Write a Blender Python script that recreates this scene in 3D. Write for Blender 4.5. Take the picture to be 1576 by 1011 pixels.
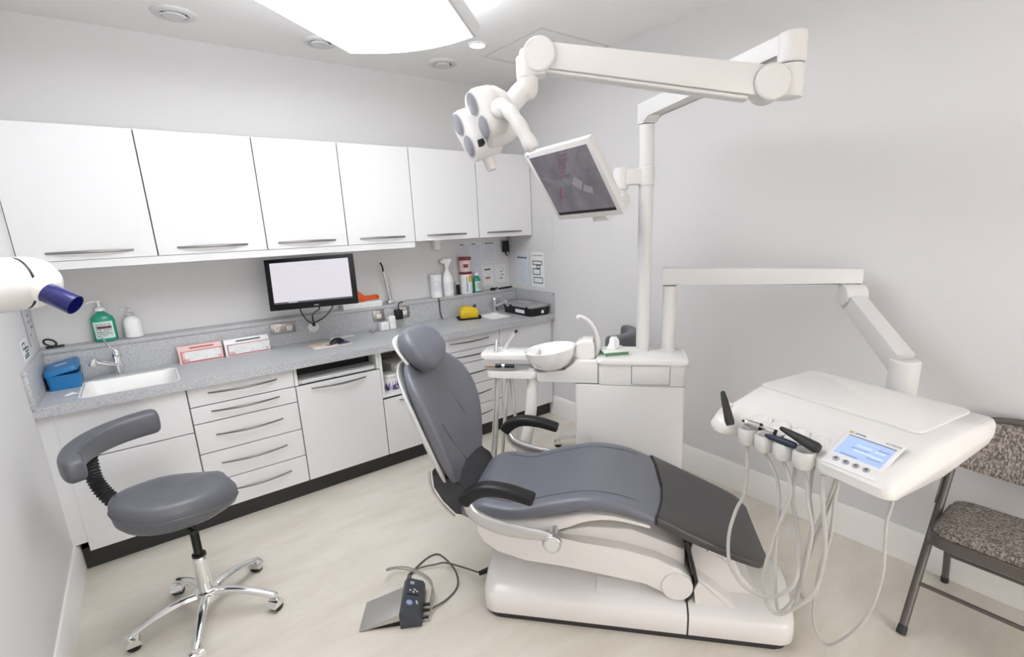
import bpy, bmesh, math, random
from mathutils import Vector as V, Matrix
random.seed(7)
for o in list(bpy.data.objects):
    bpy.data.objects.remove(o, do_unlink=True)
scene = bpy.context.scene
COL = scene.collection
PI = math.pi

# ------------------------------------------------------------------ camera
CAM = V((0.4944, -3.7076, 1.6577))
YAW, PITCH, ROLL, FPX = 0.6629, 0.2427, -0.0348, 759.83
fw = V((math.sin(YAW) * math.cos(PITCH), math.cos(YAW) * math.cos(PITCH), -math.sin(PITCH)))
rt = V((math.cos(YAW), -math.sin(YAW), 0))
up = rt.cross(fw)
rt, up = (rt * math.cos(ROLL) + up * math.sin(ROLL)), (up * math.cos(ROLL) - rt * math.sin(ROLL))
cd = bpy.data.cameras.new('camera')
cd.sensor_fit = 'HORIZONTAL'
cd.sensor_width = 36
cd.lens = FPX / 1576 * 36
cd.shift_x = -30.9 / 1576
cd.shift_y = 23.7 / 1576
cd.clip_start = 0.05
cam = bpy.data.objects.new('camera', cd)
COL.objects.link(cam)
cam.matrix_world = Matrix(((rt.x, up.x, -fw.x, CAM.x), (rt.y, up.y, -fw.y, CAM.y), (rt.z, up.z, -fw.z, CAM.z), (0, 0, 0, 1)))
scene.camera = cam

# ------------------------------------------------------------------ world, exposure
w = bpy.data.worlds.new('world')
scene.world = w
w.use_nodes = True
w.node_tree.nodes['Background'].inputs[0].default_value = (1, 0.955, 0.915, 1)
w.node_tree.nodes['Background'].inputs[1].default_value = 6.6      # fill light for the room, entering by the added window
vs = scene.view_settings
vs.view_transform = 'Standard'
vs.look = 'None'
vs.gamma = 1
vs.use_curve_mapping = False
vs.exposure = 0.17
PANEL_LIGHT = 7.0
ADDED_UPLIGHT = 9.0  # upward glow added to the panel to brighten the ceiling
DOWNLIGHT = 25.0

# room dimensions
W, H, YB, YF = 3.168, 2.75, 0.03, -6.3

# ------------------------------------------------------------------ materials
MATS = {}
def mat(name, col, rough=0.5, metal=0.0, spec=0.5, coat=0.0, bump=None, var=None, trans=0.0, emit=None, alpha=1.0, sheen=0.0):
    """bump=(scale, strength); var=(scale, amount, second colour)"""
    if name in MATS:
        return MATS[name]
    m = bpy.data.materials.new(name)
    m.use_nodes = True
    nt = m.node_tree
    b = nt.nodes['Principled BSDF']
    b.inputs['Base Color'].default_value = (*col, 1)
    b.inputs['Roughness'].default_value = rough
    b.inputs['Metallic'].default_value = metal
    b.inputs['Specular IOR Level'].default_value = spec
    b.inputs['Coat Weight'].default_value = coat
    b.inputs['Coat Roughness'].default_value = 0.08
    b.inputs['Transmission Weight'].default_value = trans
    b.inputs['Alpha'].default_value = alpha
    b.inputs['Sheen Weight'].default_value = sheen
    if emit:
        b.inputs['Emission Color'].default_value = (*emit[0], 1)
        b.inputs['Emission Strength'].default_value = emit[1]
    tc = nt.nodes.new('ShaderNodeTexCoord')
    if var:
        n = nt.nodes.new('ShaderNodeTexNoise')
        n.inputs['Scale'].default_value = var[0]
        n.inputs['Detail'].default_value = 6
        nt.links.new(tc.outputs['Object'], n.inputs['Vector'])
        r = nt.nodes.new('ShaderNodeValToRGB')
        r.color_ramp.elements[0].position = 0.5 - var[1]
        r.color_ramp.elements[1].position = 0.5 + var[1]
        r.color_ramp.elements[0].color = (*var[2], 1)
        r.color_ramp.elements[1].color = (*col, 1)
        nt.links.new(n.outputs['Fac'], r.inputs['Fac'])
        nt.links.new(r.outputs['Color'], b.inputs['Base Color'])
    if bump:
        n2 = nt.nodes.new('ShaderNodeTexNoise')
        n2.inputs['Scale'].default_value = bump[0]
        n2.inputs['Detail'].default_value = 4
        nt.links.new(tc.outputs['Object'], n2.inputs['Vector'])
        bp = nt.nodes.new('ShaderNodeBump')
        bp.inputs['Strength'].default_value = bump[1]
        bp.inputs['Distance'].default_value = 0.002
        nt.links.new(n2.outputs['Fac'], bp.inputs['Height'])
        nt.links.new(bp.outputs['Normal'], b.inputs['Normal'])
    MATS[name] = m
    return m

wall_m = mat('wall_paint', (0.69, 0.682, 0.688), 0.75, bump=(120, 0.06))
ceil_m = mat('ceiling_paint', (0.9, 0.895, 0.89), 0.8, bump=(90, 0.05))
skirt_m = mat('skirting_gloss', (0.85, 0.84, 0.82), 0.35)
lacq = mat('white_cabinet_laminate', (0.74, 0.74, 0.75), 0.5, spec=0.22, bump=(6, 0.02))
carc = mat('carcass_edge_gap_shade', (0.05, 0.05, 0.055), 0.6, bump=(60, 0.05))  # charcoal edging that also paints in the shade of the door gaps
carcw = mat('cabinet_inside_white', (0.78, 0.78, 0.76), 0.5, bump=(60, 0.03))
plinth_m = mat('black_plinth', (0.022, 0.021, 0.022), 0.45, bump=(150, 0.08))
handle_m = mat('dark_satin_steel', (0.26, 0.25, 0.245), 0.34, 0.9, bump=(200, 0.04))
steel = mat('brushed_steel', (0.55, 0.54, 0.52), 0.32, 1.0, bump=(200, 0.05))
chrome = mat('polished_chrome', (0.86, 0.86, 0.86), 0.08, 1.0, bump=(3, 0.01))
alu = mat('satin_aluminium', (0.62, 0.62, 0.63), 0.35, 0.9, bump=(150, 0.03))
leather = mat('slate_grey_leatherette', (0.145, 0.15, 0.18), 0.4, bump=(260, 0.18), var=(3, 0.3, (0.135, 0.14, 0.168)))
thread = mat('dark_seam_thread', (0.06, 0.062, 0.074), 0.5, bump=(200, 0.1))
leather2 = mat('stool_grey_leatherette', (0.115, 0.119, 0.137), 0.38, bump=(260, 0.18), var=(3, 0.3, (0.106, 0.11, 0.126)))
darkpad = mat('dark_footrest_vinyl', (0.062, 0.06, 0.06), 0.34, bump=(40, 0.06), var=(6, 0.25, (0.052, 0.051, 0.051)))
black = mat('black_plastic', (0.01, 0.01, 0.011), 0.42, spec=0.35, bump=(120, 0.05))
softblack = mat('soft_black_rubber', (0.02, 0.02, 0.022), 0.6, bump=(160, 0.1))
gloss = mat('white_dental_enamel', (0.79, 0.775, 0.758), 0.22, coat=0.35, bump=(4, 0.01))
gloss2 = mat('white_lamp_plastic', (0.67, 0.66, 0.65), 0.35, spec=0.35, coat=0.0, bump=(5, 0.01))
beige = mat('off_white_base_enamel', (0.76, 0.735, 0.72), 0.25, coat=0.3, bump=(4, 0.01))
hose_m = mat('grey_hose', (0.5, 0.485, 0.46), 0.5, bump=(300, 0.06))
seam_m = mat('dark_joint', (0.02, 0.018, 0.018), 0.7, bump=(80, 0.05))
sinkw = mat('white_solid_sink', (0.86, 0.85, 0.83), 0.3, bump=(10, 0.01))
paper = mat('white_paper', (0.84, 0.84, 0.85), 0.7, bump=(80, 0.04))
whitep = mat('white_plastic', (0.83, 0.83, 0.83), 0.4, bump=(30, 0.02))

def floor_mat():
    m = bpy.data.materials.new('cream_vinyl_floor')
    m.use_nodes = True
    nt = m.node_tree
    b = nt.nodes['Principled BSDF']
    tc = nt.nodes.new('ShaderNodeTexCoord')
    mp = nt.nodes.new('ShaderNodeMapping')
    mp.inputs['Scale'].default_value = (1, 3.2, 1)
    mp.inputs['Rotation'].default_value = (0, 0, 0.5)
    nt.links.new(tc.outputs['Object'], mp.inputs['Vector'])
    n1 = nt.nodes.new('ShaderNodeTexNoise')
    n1.inputs['Scale'].default_value = 2.2
    n1.inputs['Detail'].default_value = 8
    n1.inputs['Roughness'].default_value = 0.65
    nt.links.new(mp.outputs[0], n1.inputs['Vector'])
    r1 = nt.nodes.new('ShaderNodeValToRGB')
    r1.color_ramp.elements[0].position = 0.32
    r1.color_ramp.elements[1].position = 0.68
    r1.color_ramp.elements[0].color = (0.60, 0.55, 0.475, 1)
    r1.color_ramp.elements[1].color = (0.70, 0.66, 0.59, 1)
    nt.links.new(n1.outputs['Fac'], r1.inputs['Fac'])
    n2 = nt.nodes.new('ShaderNodeTexNoise')
    n2.inputs['Scale'].default_value = 26
    n2.inputs['Detail'].default_value = 5
    nt.links.new(mp.outputs[0], n2.inputs['Vector'])
    r2 = nt.nodes.new('ShaderNodeValToRGB')
    r2.color_ramp.elements[0].position = 0.62
    r2.color_ramp.elements[1].position = 0.74
    r2.color_ramp.elements[0].color = (0, 0, 0, 1)
    r2.color_ramp.elements[1].color = (0.35, 0.35, 0.35, 1)
    nt.links.new(n2.outputs['Fac'], r2.inputs['Fac'])
    mx = nt.nodes.new('ShaderNodeMix')
    mx.data_type = 'RGBA'
    nt.links.new(r2.outputs['Color'], mx.inputs['Factor'])
    nt.links.new(r1.outputs['Color'], mx.inputs['A'])
    mx.inputs['B'].default_value = (0.52, 0.47, 0.41, 1)
    nt.links.new(mx.outputs['Result'], b.inputs['Base Color'])
    b.inputs['Roughness'].default_value = 0.42
    return m
floor_m = floor_mat()

def granite_mat():
    m = bpy.data.materials.new('grey_granite_laminate')
    m.use_nodes = True
    nt = m.node_tree
    b = nt.nodes['Principled BSDF']
    tc = nt.nodes.new('ShaderNodeTexCoord')
    n1 = nt.nodes.new('ShaderNodeTexNoise')
    n1.inputs['Scale'].default_value = 190
    n1.inputs['Detail'].default_value = 3
    nt.links.new(tc.outputs['Object'], n1.inputs['Vector'])
    r1 = nt.nodes.new('ShaderNodeValToRGB')
    e = r1.color_ramp.elements
    e[0].position = 0.36
    e[0].color = (0.36, 0.37, 0.385, 1)
    e[1].position = 0.62
    e[1].color = (0.54, 0.55, 0.57, 1)
    x = e.new(0.5)
    x.color = (0.45, 0.46, 0.48, 1)
    nt.links.new(n1.outputs['Fac'], r1.inputs['Fac'])
    nt.links.new(r1.outputs['Color'], b.inputs['Base Color'])
    b.inputs['Roughness'].default_value = 0.38
    return m
granite = granite_mat()

def emit_mat(name, col, s):
    m = mat(name, (0.9, 0.9, 0.9), 0.5, emit=(col, s), bump=(10, 0.01))
    return m

def print_mat(name, base, ink, lines=24, cols=14, cover=0.55, axes='XZ'):
    """paper with rows of small print; the rows run along the sheet"""
    if name in MATS:
        return MATS[name]
    m = bpy.data.materials.new(name)
    m.use_nodes = True
    nt = m.node_tree
    b = nt.nodes['Principled BSDF']
    b.inputs['Roughness'].default_value = 0.65
    tc = nt.nodes.new('ShaderNodeTexCoord')
    sp = nt.nodes.new('ShaderNodeSeparateXYZ')
    nt.links.new(tc.outputs['Generated'], sp.inputs[0])
    def mth(op, a, c=None):
        n = nt.nodes.new('ShaderNodeMath')
        n.operation = op
        for i, v in enumerate((a, c)):
            if v is None:
                continue
            if isinstance(v, (int, float)):
                n.inputs[i].default_value = v
            else:
                nt.links.new(v, n.inputs[i])
        return n.outputs[0]
    ux, uz = sp.outputs[axes[0]], sp.outputs[axes[1]]
    row = mth('FLOOR', mth('MULTIPLY', uz, lines))
    fr = mth('FRACT', mth('MULTIPLY', uz, lines))
    band = mth('MULTIPLY', mth('GREATER_THAN', fr, 0.3), mth('LESS_THAN', fr, 0.7))
    cb = nt.nodes.new('ShaderNodeCombineXYZ')
    nt.links.new(mth('MULTIPLY', ux, cols), cb.inputs[0])
    nt.links.new(mth('MULTIPLY', row, 3.7), cb.inputs[1])
    nz = nt.nodes.new('ShaderNodeTexNoise')
    nz.inputs['Scale'].default_value = 1.0
    nt.links.new(cb.outputs[0], nz.inputs['Vector'])
    word = mth('GREATER_THAN', nz.outputs['Fac'], 1 - cover)
    mg = mth('MULTIPLY', mth('MULTIPLY', mth('GREATER_THAN', ux, 0.1), mth('LESS_THAN', ux, 0.9)),
             mth('MULTIPLY', mth('GREATER_THAN', uz, 0.07), mth('LESS_THAN', uz, 0.93)))
    f = mth('MULTIPLY', mth('MULTIPLY', band, word), mg)
    mx = nt.nodes.new('ShaderNodeMix')
    mx.data_type = 'RGBA'
    nt.links.new(f, mx.inputs['Factor'])
    mx.inputs['A'].default_value = (*base, 1)
    mx.inputs['B'].default_value = (*ink, 1)
    nt.links.new(mx.outputs['Result'], b.inputs['Base Color'])
    MATS[name] = m
    return m

# ------------------------------------------------------------------ mesh helpers
TM = {}          # object -> world matrix of its thing (for parts given in world space)

class Mb:
    def __init__(s):
        s.b = bmesh.new()
    def box(s, c, d, bev=0.0, seg=2, M=None, rot=None):
        r = bmesh.ops.create_cube(s.b, size=1)
        vs_ = r['verts']
        bmesh.ops.scale(s.b, vec=d, verts=vs_)
        if bev > 0:
            es = list({e for v in vs_ for e in v.link_edges})
            rr = bmesh.ops.bevel(s.b, geom=es, offset=min(bev, min(d) * 0.49), segments=seg, profile=0.5, affect='EDGES')
            vs_ = list({v for f in rr['faces'] for v in f.verts} | {v for v in vs_ if v.is_valid})
        T = Matrix.Translation(c)
        if rot is not None:
            T = T @ (rot if isinstance(rot, Matrix) else Matrix.Rotation(rot, 4, 'Z'))
        if M is not None:
            T = M @ T
        bmesh.ops.transform(s.b, matrix=T, verts=vs_)
        return s
    def bx(s, x0, x1, y0, y1, z0, z1, bev=0.0, seg=2):
        return s.box(((x0 + x1) / 2, (y0 + y1) / 2, (z0 + z1) / 2), (abs(x1 - x0), abs(y1 - y0), abs(z1 - z0)), bev, seg)
    def ringloft(s, rings, cap0=True, cap1=True, closed=True):
        rr = [[s.b.verts.new(p) for p in r] for r in rings]
        n = len(rr[0])
        for i in range(len(rr) - 1):
            for j in range(n if closed else n - 1):
                k = (j + 1) % n
                try:
                    s.b.faces.new((rr[i][j], rr[i][k], rr[i + 1][k], rr[i + 1][j]))
                except ValueError:
                    pass
        if closed and cap0:
            s.b.faces.new(list(reversed(rr[0])))
        if closed and cap1:
            s.b.faces.new(rr[-1])
        return s
    def tube(s, path, r, seg=10, cap=True, flat=1.0, upv=None):
        path = [V(p) for p in path]
        n = len(path)
        rad = r if isinstance(r, (list, tuple)) else [r] * n
        rings = []
        pn = None
        for i, p in enumerate(path):
            t = (path[min(i + 1, n - 1)] - path[max(i - 1, 0)]).normalized()
            if pn is None:
                a_ = V(upv) if upv else (V((0, 0, 1)) if abs(t.z) < 0.9 else V((1, 0, 0)))
                nx = t.cross(a_).normalized()
            else:
                nx = (pn - t * pn.dot(t)).normalized()
            pn = nx
            ny = t.cross(nx).normalized()
            rings.append([p + nx * rad[i] * math.cos(2 * PI * k / seg) + ny * rad[i] * flat * math.sin(2 * PI * k / seg) for k in range(seg)])
        return s.ringloft(rings, cap, cap)
    def cyl(s, p0, p1, r0, r1=None, seg=20, bev=0.0):
        r1 = r0 if r1 is None else r1
        p0, p1 = V(p0), V(p1)
        if bev > 0:
            t = (p1 - p0).normalized() * bev
            return s.tube([p0, p0 + t * 0.001, p0 + t, p1 - t, p1 - t * 0.001, p1], [r0 - bev, r0 - bev * 0.9, r0, r1, r1 - bev * 0.9, r1 - bev], seg)
        return s.tube([p0, p1], [r0, r1], seg)
    def lathe(s, prof, c=(0, 0, 0), axis=(0, 0, 1), seg=28, sx=1.0, sy=1.0):
        ax = V(axis).normalized()
        a_ = V((1, 0, 0)) if abs(ax.x) < 0.9 else V((0, 1, 0))
        nx = (a_ - ax * a_.dot(ax)).normalized()
        ny = ax.cross(nx)
        c = V(c)
        rings = [[c + ax * h + nx * max(r, 1e-4) * sx * math.cos(2 * PI * k / seg) + ny * max(r, 1e-4) * sy * math.sin(2 * PI * k / seg) for k in range(seg)] for r, h in prof]
        return s.ringloft(rings)
    def prism(s, poly, h0, h1, fr='XZ', bev=0.0, seg=2, M=None):
        """polygon in plane (fr) extruded along the remaining axis"""
        def P(u, v, h):
            return {'XY': V((u, v, h)), 'XZ': V((u, h, v)), 'YZ': V((h, u, v))}[fr]
        a_ = [s.b.verts.new(P(u, v, h0)) for u, v in poly]
        c = [s.b.verts.new(P(u, v, h1)) for u, v in poly]
        n = len(poly)
        fs = [s.b.faces.new(a_), s.b.faces.new(list(reversed(c)))]
        for i in range(n):
            j = (i + 1) % n
            fs.append(s.b.faces.new((a_[j], a_[i], c[i], c[j])))
        vs_ = a_ + c
        if bev > 0:
            es = [e for e in set(fs[0].edges) | set(fs[1].edges)]
            rr = bmesh.ops.bevel(s.b, geom=es, offset=bev, segments=seg, profile=0.5, affect='EDGES')
            vs_ = list({v for f in rr['faces'] for v in f.verts} | {v for v in vs_ if v.is_valid} | {v for f in fs if f.is_valid for v in f.verts})
        if M is not None:
            bmesh.ops.transform(s.b, matrix=M, verts=vs_)
        return s
    def xf(s, M):
        bmesh.ops.transform(s.b, matrix=M, verts=s.b.verts[:])
        return s
    def build(s, name, m, parent=None, world=False, ang=38, sub=0, flat=False):
        bmesh.ops.recalc_face_normals(s.b, faces=s.b.faces[:])
        if world and parent is not None:
            s.xf(TM[parent].inverted())
        me = bpy.data.meshes.new(name)
        s.b.to_mesh(me)
        s.b.free()
        me.materials.append(m)
        if not flat:
            me.shade_smooth()
            if sub == 0:
                me.set_sharp_from_angle(angle=math.radians(ang))
        o = bpy.data.objects.new(name, me)
        COL.objects.link(o)
        if parent is not None:
            o.parent = parent
            if parent in TM:
                TM[o] = TM[parent]
        if sub:
            md = o.modifiers.new('sub', 'SUBSURF')
            md.levels = sub
            md.render_levels = sub
        return o

def tag(o, label, cat, group=None):
    o['label'] = label
    o['category'] = cat
    if group:
        o['group'] = group
    return o

def thing(name, label, cat, loc=(0, 0, 0), rotz=0.0, group=None):
    o = bpy.data.objects.new(name, None)
    o.empty_display_size = 0.05
    COL.objects.link(o)
    o.location = loc
    o.rotation_euler = (0, 0, rotz)
    TM[o] = Matrix.Translation(loc) @ Matrix.Rotation(rotz, 4, 'Z')
    return tag(o, label, cat, group)

def struct(name, mb, m, parent=None, **k):
    o = mb.build(name, m, parent, **k)
    if parent is None:
        o['kind'] = 'structure'
    return o

def smooth_path(pts, n=8, closed=False):
    """Catmull-Rom through points"""
    P = [V(p) for p in pts]
    out = []
    for i in range(len(P) - 1):
        p0 = P[max(i - 1, 0)]
        p1, p2 = P[i], P[i + 1]
        p3 = P[min(i + 2, len(P) - 1)]
        for k in range(n):
            t = k / n
            out.append(0.5 * ((2 * p1) + (p2 - p0) * t + (2 * p0 - 5 * p1 + 4 * p2 - p3) * t * t + (3 * p1 - p0 - 3 * p2 + p3) * t ** 3))
    out.append(P[-1])
    return out

def rrect(w, h, r, n=5, cx=0, cy=0):
    """rounded rectangle outline, full size w x h"""
    pts = []
    for (sx, sy, a0) in ((1, 1, 0), (-1, 1, PI / 2), (-1, -1, PI), (1, -1, 1.5 * PI)):
        for k in range(n + 1):
            a_ = a0 + PI / 2 * k / n
            pts.append((cx + sx * (w / 2 - r) + r * math.cos(a_), cy + sy * (h / 2 - r) + r * math.sin(a_)))
    return pts

def text_mesh(name, body, size, m, parent, M, extrude=0.0004):
    """raised lettering, built as a mesh; M places it (text lies in XY, +Z towards the reader)"""
    c = bpy.data.curves.new(name, 'FONT')
    c.body = body
    c.size = size
    c.extrude = extrude
    c.align_x = 'CENTER'
    c.align_y = 'CENTER'
    t = bpy.data.objects.new(name, c)
    COL.objects.link(t)
    me = bpy.data.meshes.new_from_object(t)
    bpy.data.objects.remove(t, do_unlink=True)
    me.transform(M)
    me.materials.clear()
    me.materials.append(m)
    o = bpy.data.objects.new(name, me)
    COL.objects.link(o)
    o.parent = parent
    return o

def frame(o, x, y, z=None):
    """matrix with columns x, y, x×y at origin o"""
    x = V(x).normalized()
    y = V(y)
    z = x.cross(y).normalized()
    y = z.cross(x)
    return Matrix(((x.x, y.x, z.x, o[0]), (x.y, y.y, z.y, o[1]), (x.z, y.z, z.z, o[2]), (0, 0, 0, 1)))
# ================================================================== THE SETTING
struct('floor', Mb().bx(-0.1, W + 0.1, YF - 0.1, YB + 0.1, -0.1, 0), floor_m)
struct('ceiling', Mb().bx(-0.1, W + 0.1, YF - 0.1, YB + 0.1, H, H + 0.1), ceil_m)
struct('wall_back', Mb().bx(-0.1, W + 0.1, YB, YB + 0.1, 0, H), wall_m)
struct('wall_left', Mb().bx(-0.1, 0, YF - 0.1, YB, 0, H), wall_m)
struct('wall_right', Mb().bx(W, W + 0.1, YF - 0.1, YB, 0, H), wall_m)
wx0, wx1, wz0, wz1 = 0.45, 2.65, 0.55, 2.15       # unseen window opening added behind the camera to let in fill light
struct('wall_front', Mb().bx(0, wx0, YF - 0.1, YF, 0, H).bx(wx1, W, YF - 0.1, YF, 0, H).bx(wx0, wx1, YF - 0.1, YF, 0, wz0).bx(wx0, wx1, YF - 0.1, YF, wz1, H), wall_m)
added_win = Mb()
for (a_, b_, c, d_) in ((wx0, wx1, wz0, wz0 + 0.06), (wx0, wx1, wz1 - 0.06, wz1), (wx0, wx0 + 0.06, wz0 + 0.06, wz1 - 0.06), (wx1 - 0.06, wx1, wz0 + 0.06, wz1 - 0.06), ((wx0 + wx1) / 2 - 0.03, (wx0 + wx1) / 2 + 0.03, wz0 + 0.06, wz1 - 0.06)):
    added_win.bx(a_, b_, YF - 0.08, YF - 0.03, c, d_)
struct('added_window_1', added_win, skirt_m)
def skirting(name, x, sgn, y0, y1):
    prof = [(x, 0), (x + sgn * 0.018, 0), (x + sgn * 0.018, 0.145), (x + sgn * 0.008, 0.168), (x, 0.169)]
    struct(name, Mb().prism(prof, y0, y1, 'XZ'), skirt_m)
skirting('baseboard_left', 0, 1, YF, -0.535)
skirting('baseboard_right', W, -1, YF, -0.535)
# filler strips that close the cabinet run against the side walls
struct('trim_1', Mb().bx(0.0, 0.0552, -0.5845, -0.5675, 0.169, 0.853).bx(0.0, 0.0505, -0.5675, -0.03, 0.169, 0.853), lacq)
struct('trim_2', Mb().bx(3.147, W, -0.575, -0.03, 0.169, 0.853), mat('grey_filler', (0.6, 0.6, 0.6), 0.4, bump=(20, 0.02)))
struct('trim_4', Mb().bx(0.0, 0.048, -0.325, -0.3, 1.5468, 2.1847), lacq)
# ceiling access hatch: thin bead frame with a flush board
hb = Mb()
for (x0, x1, y0, y1) in ((2.57, 3.15, -1.235, -1.225), (2.57, 3.15, -0.63, -0.62), (2.57, 2.58, -1.225, -0.63), (3.14, 3.15, -1.225, -0.63)):
    hb.bx(x0, x1, y0, y1, H - 0.002, H)
hatch = struct('trim_3', hb, mat('hatch_bead', (0.64, 0.635, 0.635), 0.6, bump=(40, 0.03)))
struct('hatch_board', Mb().bx(2.584, 3.136, -1.221, -0.634, H - 0.0012, H - 0.0002), ceil_m, hatch)

# ---- plinth below the base cabinets
pl = Mb().bx(0.019, W - 0.019, -0.533, -0.515, 0, 0.114)
tag(pl.build('plinth', plinth_m), 'long black plinth board along the floor under the base cabinets', 'plinth')

# ---- ceiling panel light
pz = 2.55
E1, E2 = V((1.569, -0.867, 0)), V((1.983, -1.409, 0))     # far end corners of the diffuser
dl, dr = V((-0.779, -0.627, 0)), V((-0.72, -0.694, 0))
LN = 1.75
t = thing('ceiling_panel_light', 'large glowing white panel light with a curved end below the ceiling', 'ceiling light', (1.2, -1.7, pz))
def outline(off, ln):
    ax = ((dl + dr) / 2).normalized()
    cr = (E2 - E1).normalized()
    a_, b_ = E1 - cr * off - ax * off, E2 + cr * off - ax * off
    pts = []
    for k in range(11):
        u = k / 10
        p = a_.lerp(b_, u) - ax * 0.085 * (1 - (2 * u - 1) ** 2)
        pts.append((p.x, p.y))
    c, d_ = b_ + dr * ln, a_ + dl * ln
    for k in range(11):
        u = k / 10
        p = c.lerp(d_, u) + ax * 0.085 * (1 - (2 * u - 1) ** 2)
        pts.append((p.x, p.y))
    return pts
diff_m = emit_mat('panel_diffuser', (0.955, 0.985, 1.02), PANEL_LIGHT)
Mb().prism(outline(0, LN), pz, pz + 0.012, 'XY').build('diffuser', diff_m, t, world=True)
frm = mat('panel_frame_grey', (0.74, 0.74, 0.75), 0.4, 0.0, bump=(60, 0.03))
o1, o2, o3 = outline(0.0015, LN + 0.003), outline(0.014, LN + 0.03), outline(0.034, LN + 0.07)
mb = Mb()
mb.ringloft([[V((*p, pz + 0.0005)) for p in o1], [V((*p, pz + 0.006)) for p in o2], [V((*p, pz + 0.05)) for p in o3], [V((*p, pz + 0.056)) for p in o3], [V((*p, pz + 0.056)) for p in o1], [V((*p, pz + 0.0005)) for p in o1]], False, False)
mb.build('frame', frm, t, world=True)
Mb().prism(outline(-0.05, LN - 0.1), pz + 0.0565, pz + 0.085, 'XY').build('housing', whitep, t, world=True)
Mb().prism(outline(-0.08, LN - 0.16), pz + 0.0853, pz + 0.09, 'XY').build('added_uplight', emit_mat('added_uplight', (0.955, 0.985, 1.02), ADDED_UPLIGHT), t, world=True)  # added glowing top, throws extra light on the ceiling
for (x, y) in ((1.55, -1.2), (0.85, -1.8), (1.7, -1.55), (1.0, -2.2)):
    Mb().cyl((x, y, pz + 0.0905), (x, y, H), 0.004, seg=8).build('suspension_rod', steel, t, world=True)

# ---- recessed ceiling fittings
def ceil_vent(x, y, label):
    t = thing('ceiling_vent', label, 'ceiling vent', (x, y, H), group='round ceiling vents')
    Mb().lathe([(0.1, 0), (0.1, -0.008), (0.092, -0.014), (0.066, -0.014), (0.06, -0.006), (0.06, 0)], seg=32).build('rim', mat('vent_white', (0.7, 0.7, 0.7), 0.5, bump=(30, 0.02)), t)
    Mb().lathe([(0.05, -0.004), (0.052, -0.014), (0.047, -0.02), (0.0, -0.022)], seg=28).build('valve_disc', MATS['vent_white'], t)
    Mb().lathe([(0.0595, -0.0005), (0.0595, -0.0035), (0.0, -0.0035)], seg=24).build('throat', seam_m, t)
    for k in range(2):
        Mb().box((0.055 * (1 if k else -1), 0, -0.013), (0.012, 0.012, 0.008), 0.001).build('clip', MATS['vent_white'], t)
ceil_vent(0.862, -0.37, 'round white ceiling vent nearest the left wall')
ceil_vent(1.585, -0.345, 'round white ceiling vent half hidden by the glowing panel light')
ceil_vent(2.4, -0.365, 'round white ceiling vent above the operating lamp head')
def downlight(x, y, label):
    t = thing('downlight', label, 'downlight', (x, y, H))
    Mb().lathe([(0.062, 0), (0.062, -0.004), (0.056, -0.008), (0.048, -0.008), (0.048, 0)], seg=32).build('bezel', whitep, t)
    Mb().lathe([(0.0478, -0.001), (0.0478, -0.006), (0.0, -0.007)], seg=28).build('lens', emit_mat('downlight_lens', (1, 0.93, 0.82), DOWNLIGHT), t)
downlight(2.41, -0.8, 'small lit round downlight between the panel light and the lamp arm')
# ================================================================== CABINETS
YD = -0.585           # face of the base doors
def bow(mb, x0, x1, z, yface, out=0.03, r=0.0045):
    n = 12
    path = []
    for k in range(n + 1):
        u = k / n
        path.append((x0 + (x1 - x0) * u, yface - 0.002 - out * math.sin(PI * u) ** 0.8, z))
    mb.tube(path, [r * (0.75 + 0.5 * math.sin(PI * k / n)) for k in range(n + 1)], 8, flat=1.5, upv=(0, 0, 1))
    return mb
G = 0.0028            # half gap between fronts

# ---- wall cabinets
ux = [0.0492, 0.5913, 1.1267, 1.6099, 2.0931, 2.6359, 3.1650]
uh = [(.153, .493), (.681, 1.025), (1.189, 1.533), (1.691, 2.014), (2.186, 2.521), (2.711, 3.054)]
ulab = ['leftmost white wall cabinet, above the green soap bottle', 'second white wall cabinet from the left, above the glove boxes',
        'white wall cabinet directly above the black computer monitor', 'white wall cabinet above the orange plastic scoop',
        'white wall cabinet above the spray bottle and wipes tub', 'rightmost white wall cabinet, above the pinned notices']
for i in range(6):
    x0, x1 = ux[i], ux[i + 1]
    t = thing('wall_cabinet', ulab[i], 'wall cabinet', ((x0 + x1) / 2, -0.15, 1.5468), group='white wall cabinets')
    Mb().bx(x0 + 0.001, x1 - 0.001, -0.3205, YB, 1.5468, 2.1847).build('body', carc if False else carcw, t, world=True)
    Mb().bx(x0 + 0.0015, x1 - 0.0015, -0.3215, -0.3206, 1.55, 2.1835).build('front_edge_shade', carc, t, world=True)
    d_ = Mb().bx(x0 + G, x1 - G, -0.34, -0.322, 1.5475, 2.1847, 0.0012, 1).build('door', lacq, t, world=True)
    bow(Mb(), uh[i][0], uh[i][1], 1.586, -0.34, 0.024, 0.0042).build('handle', handle_m, d_, world=True)
tag(Mb().bx(0.051, 2.089, -0.335, -0.317, 1.505, 1.5462, 0.001, 1).build('pelmet', lacq), 'narrow white pelmet strip under the four left wall cabinets', 'pelmet')

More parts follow.
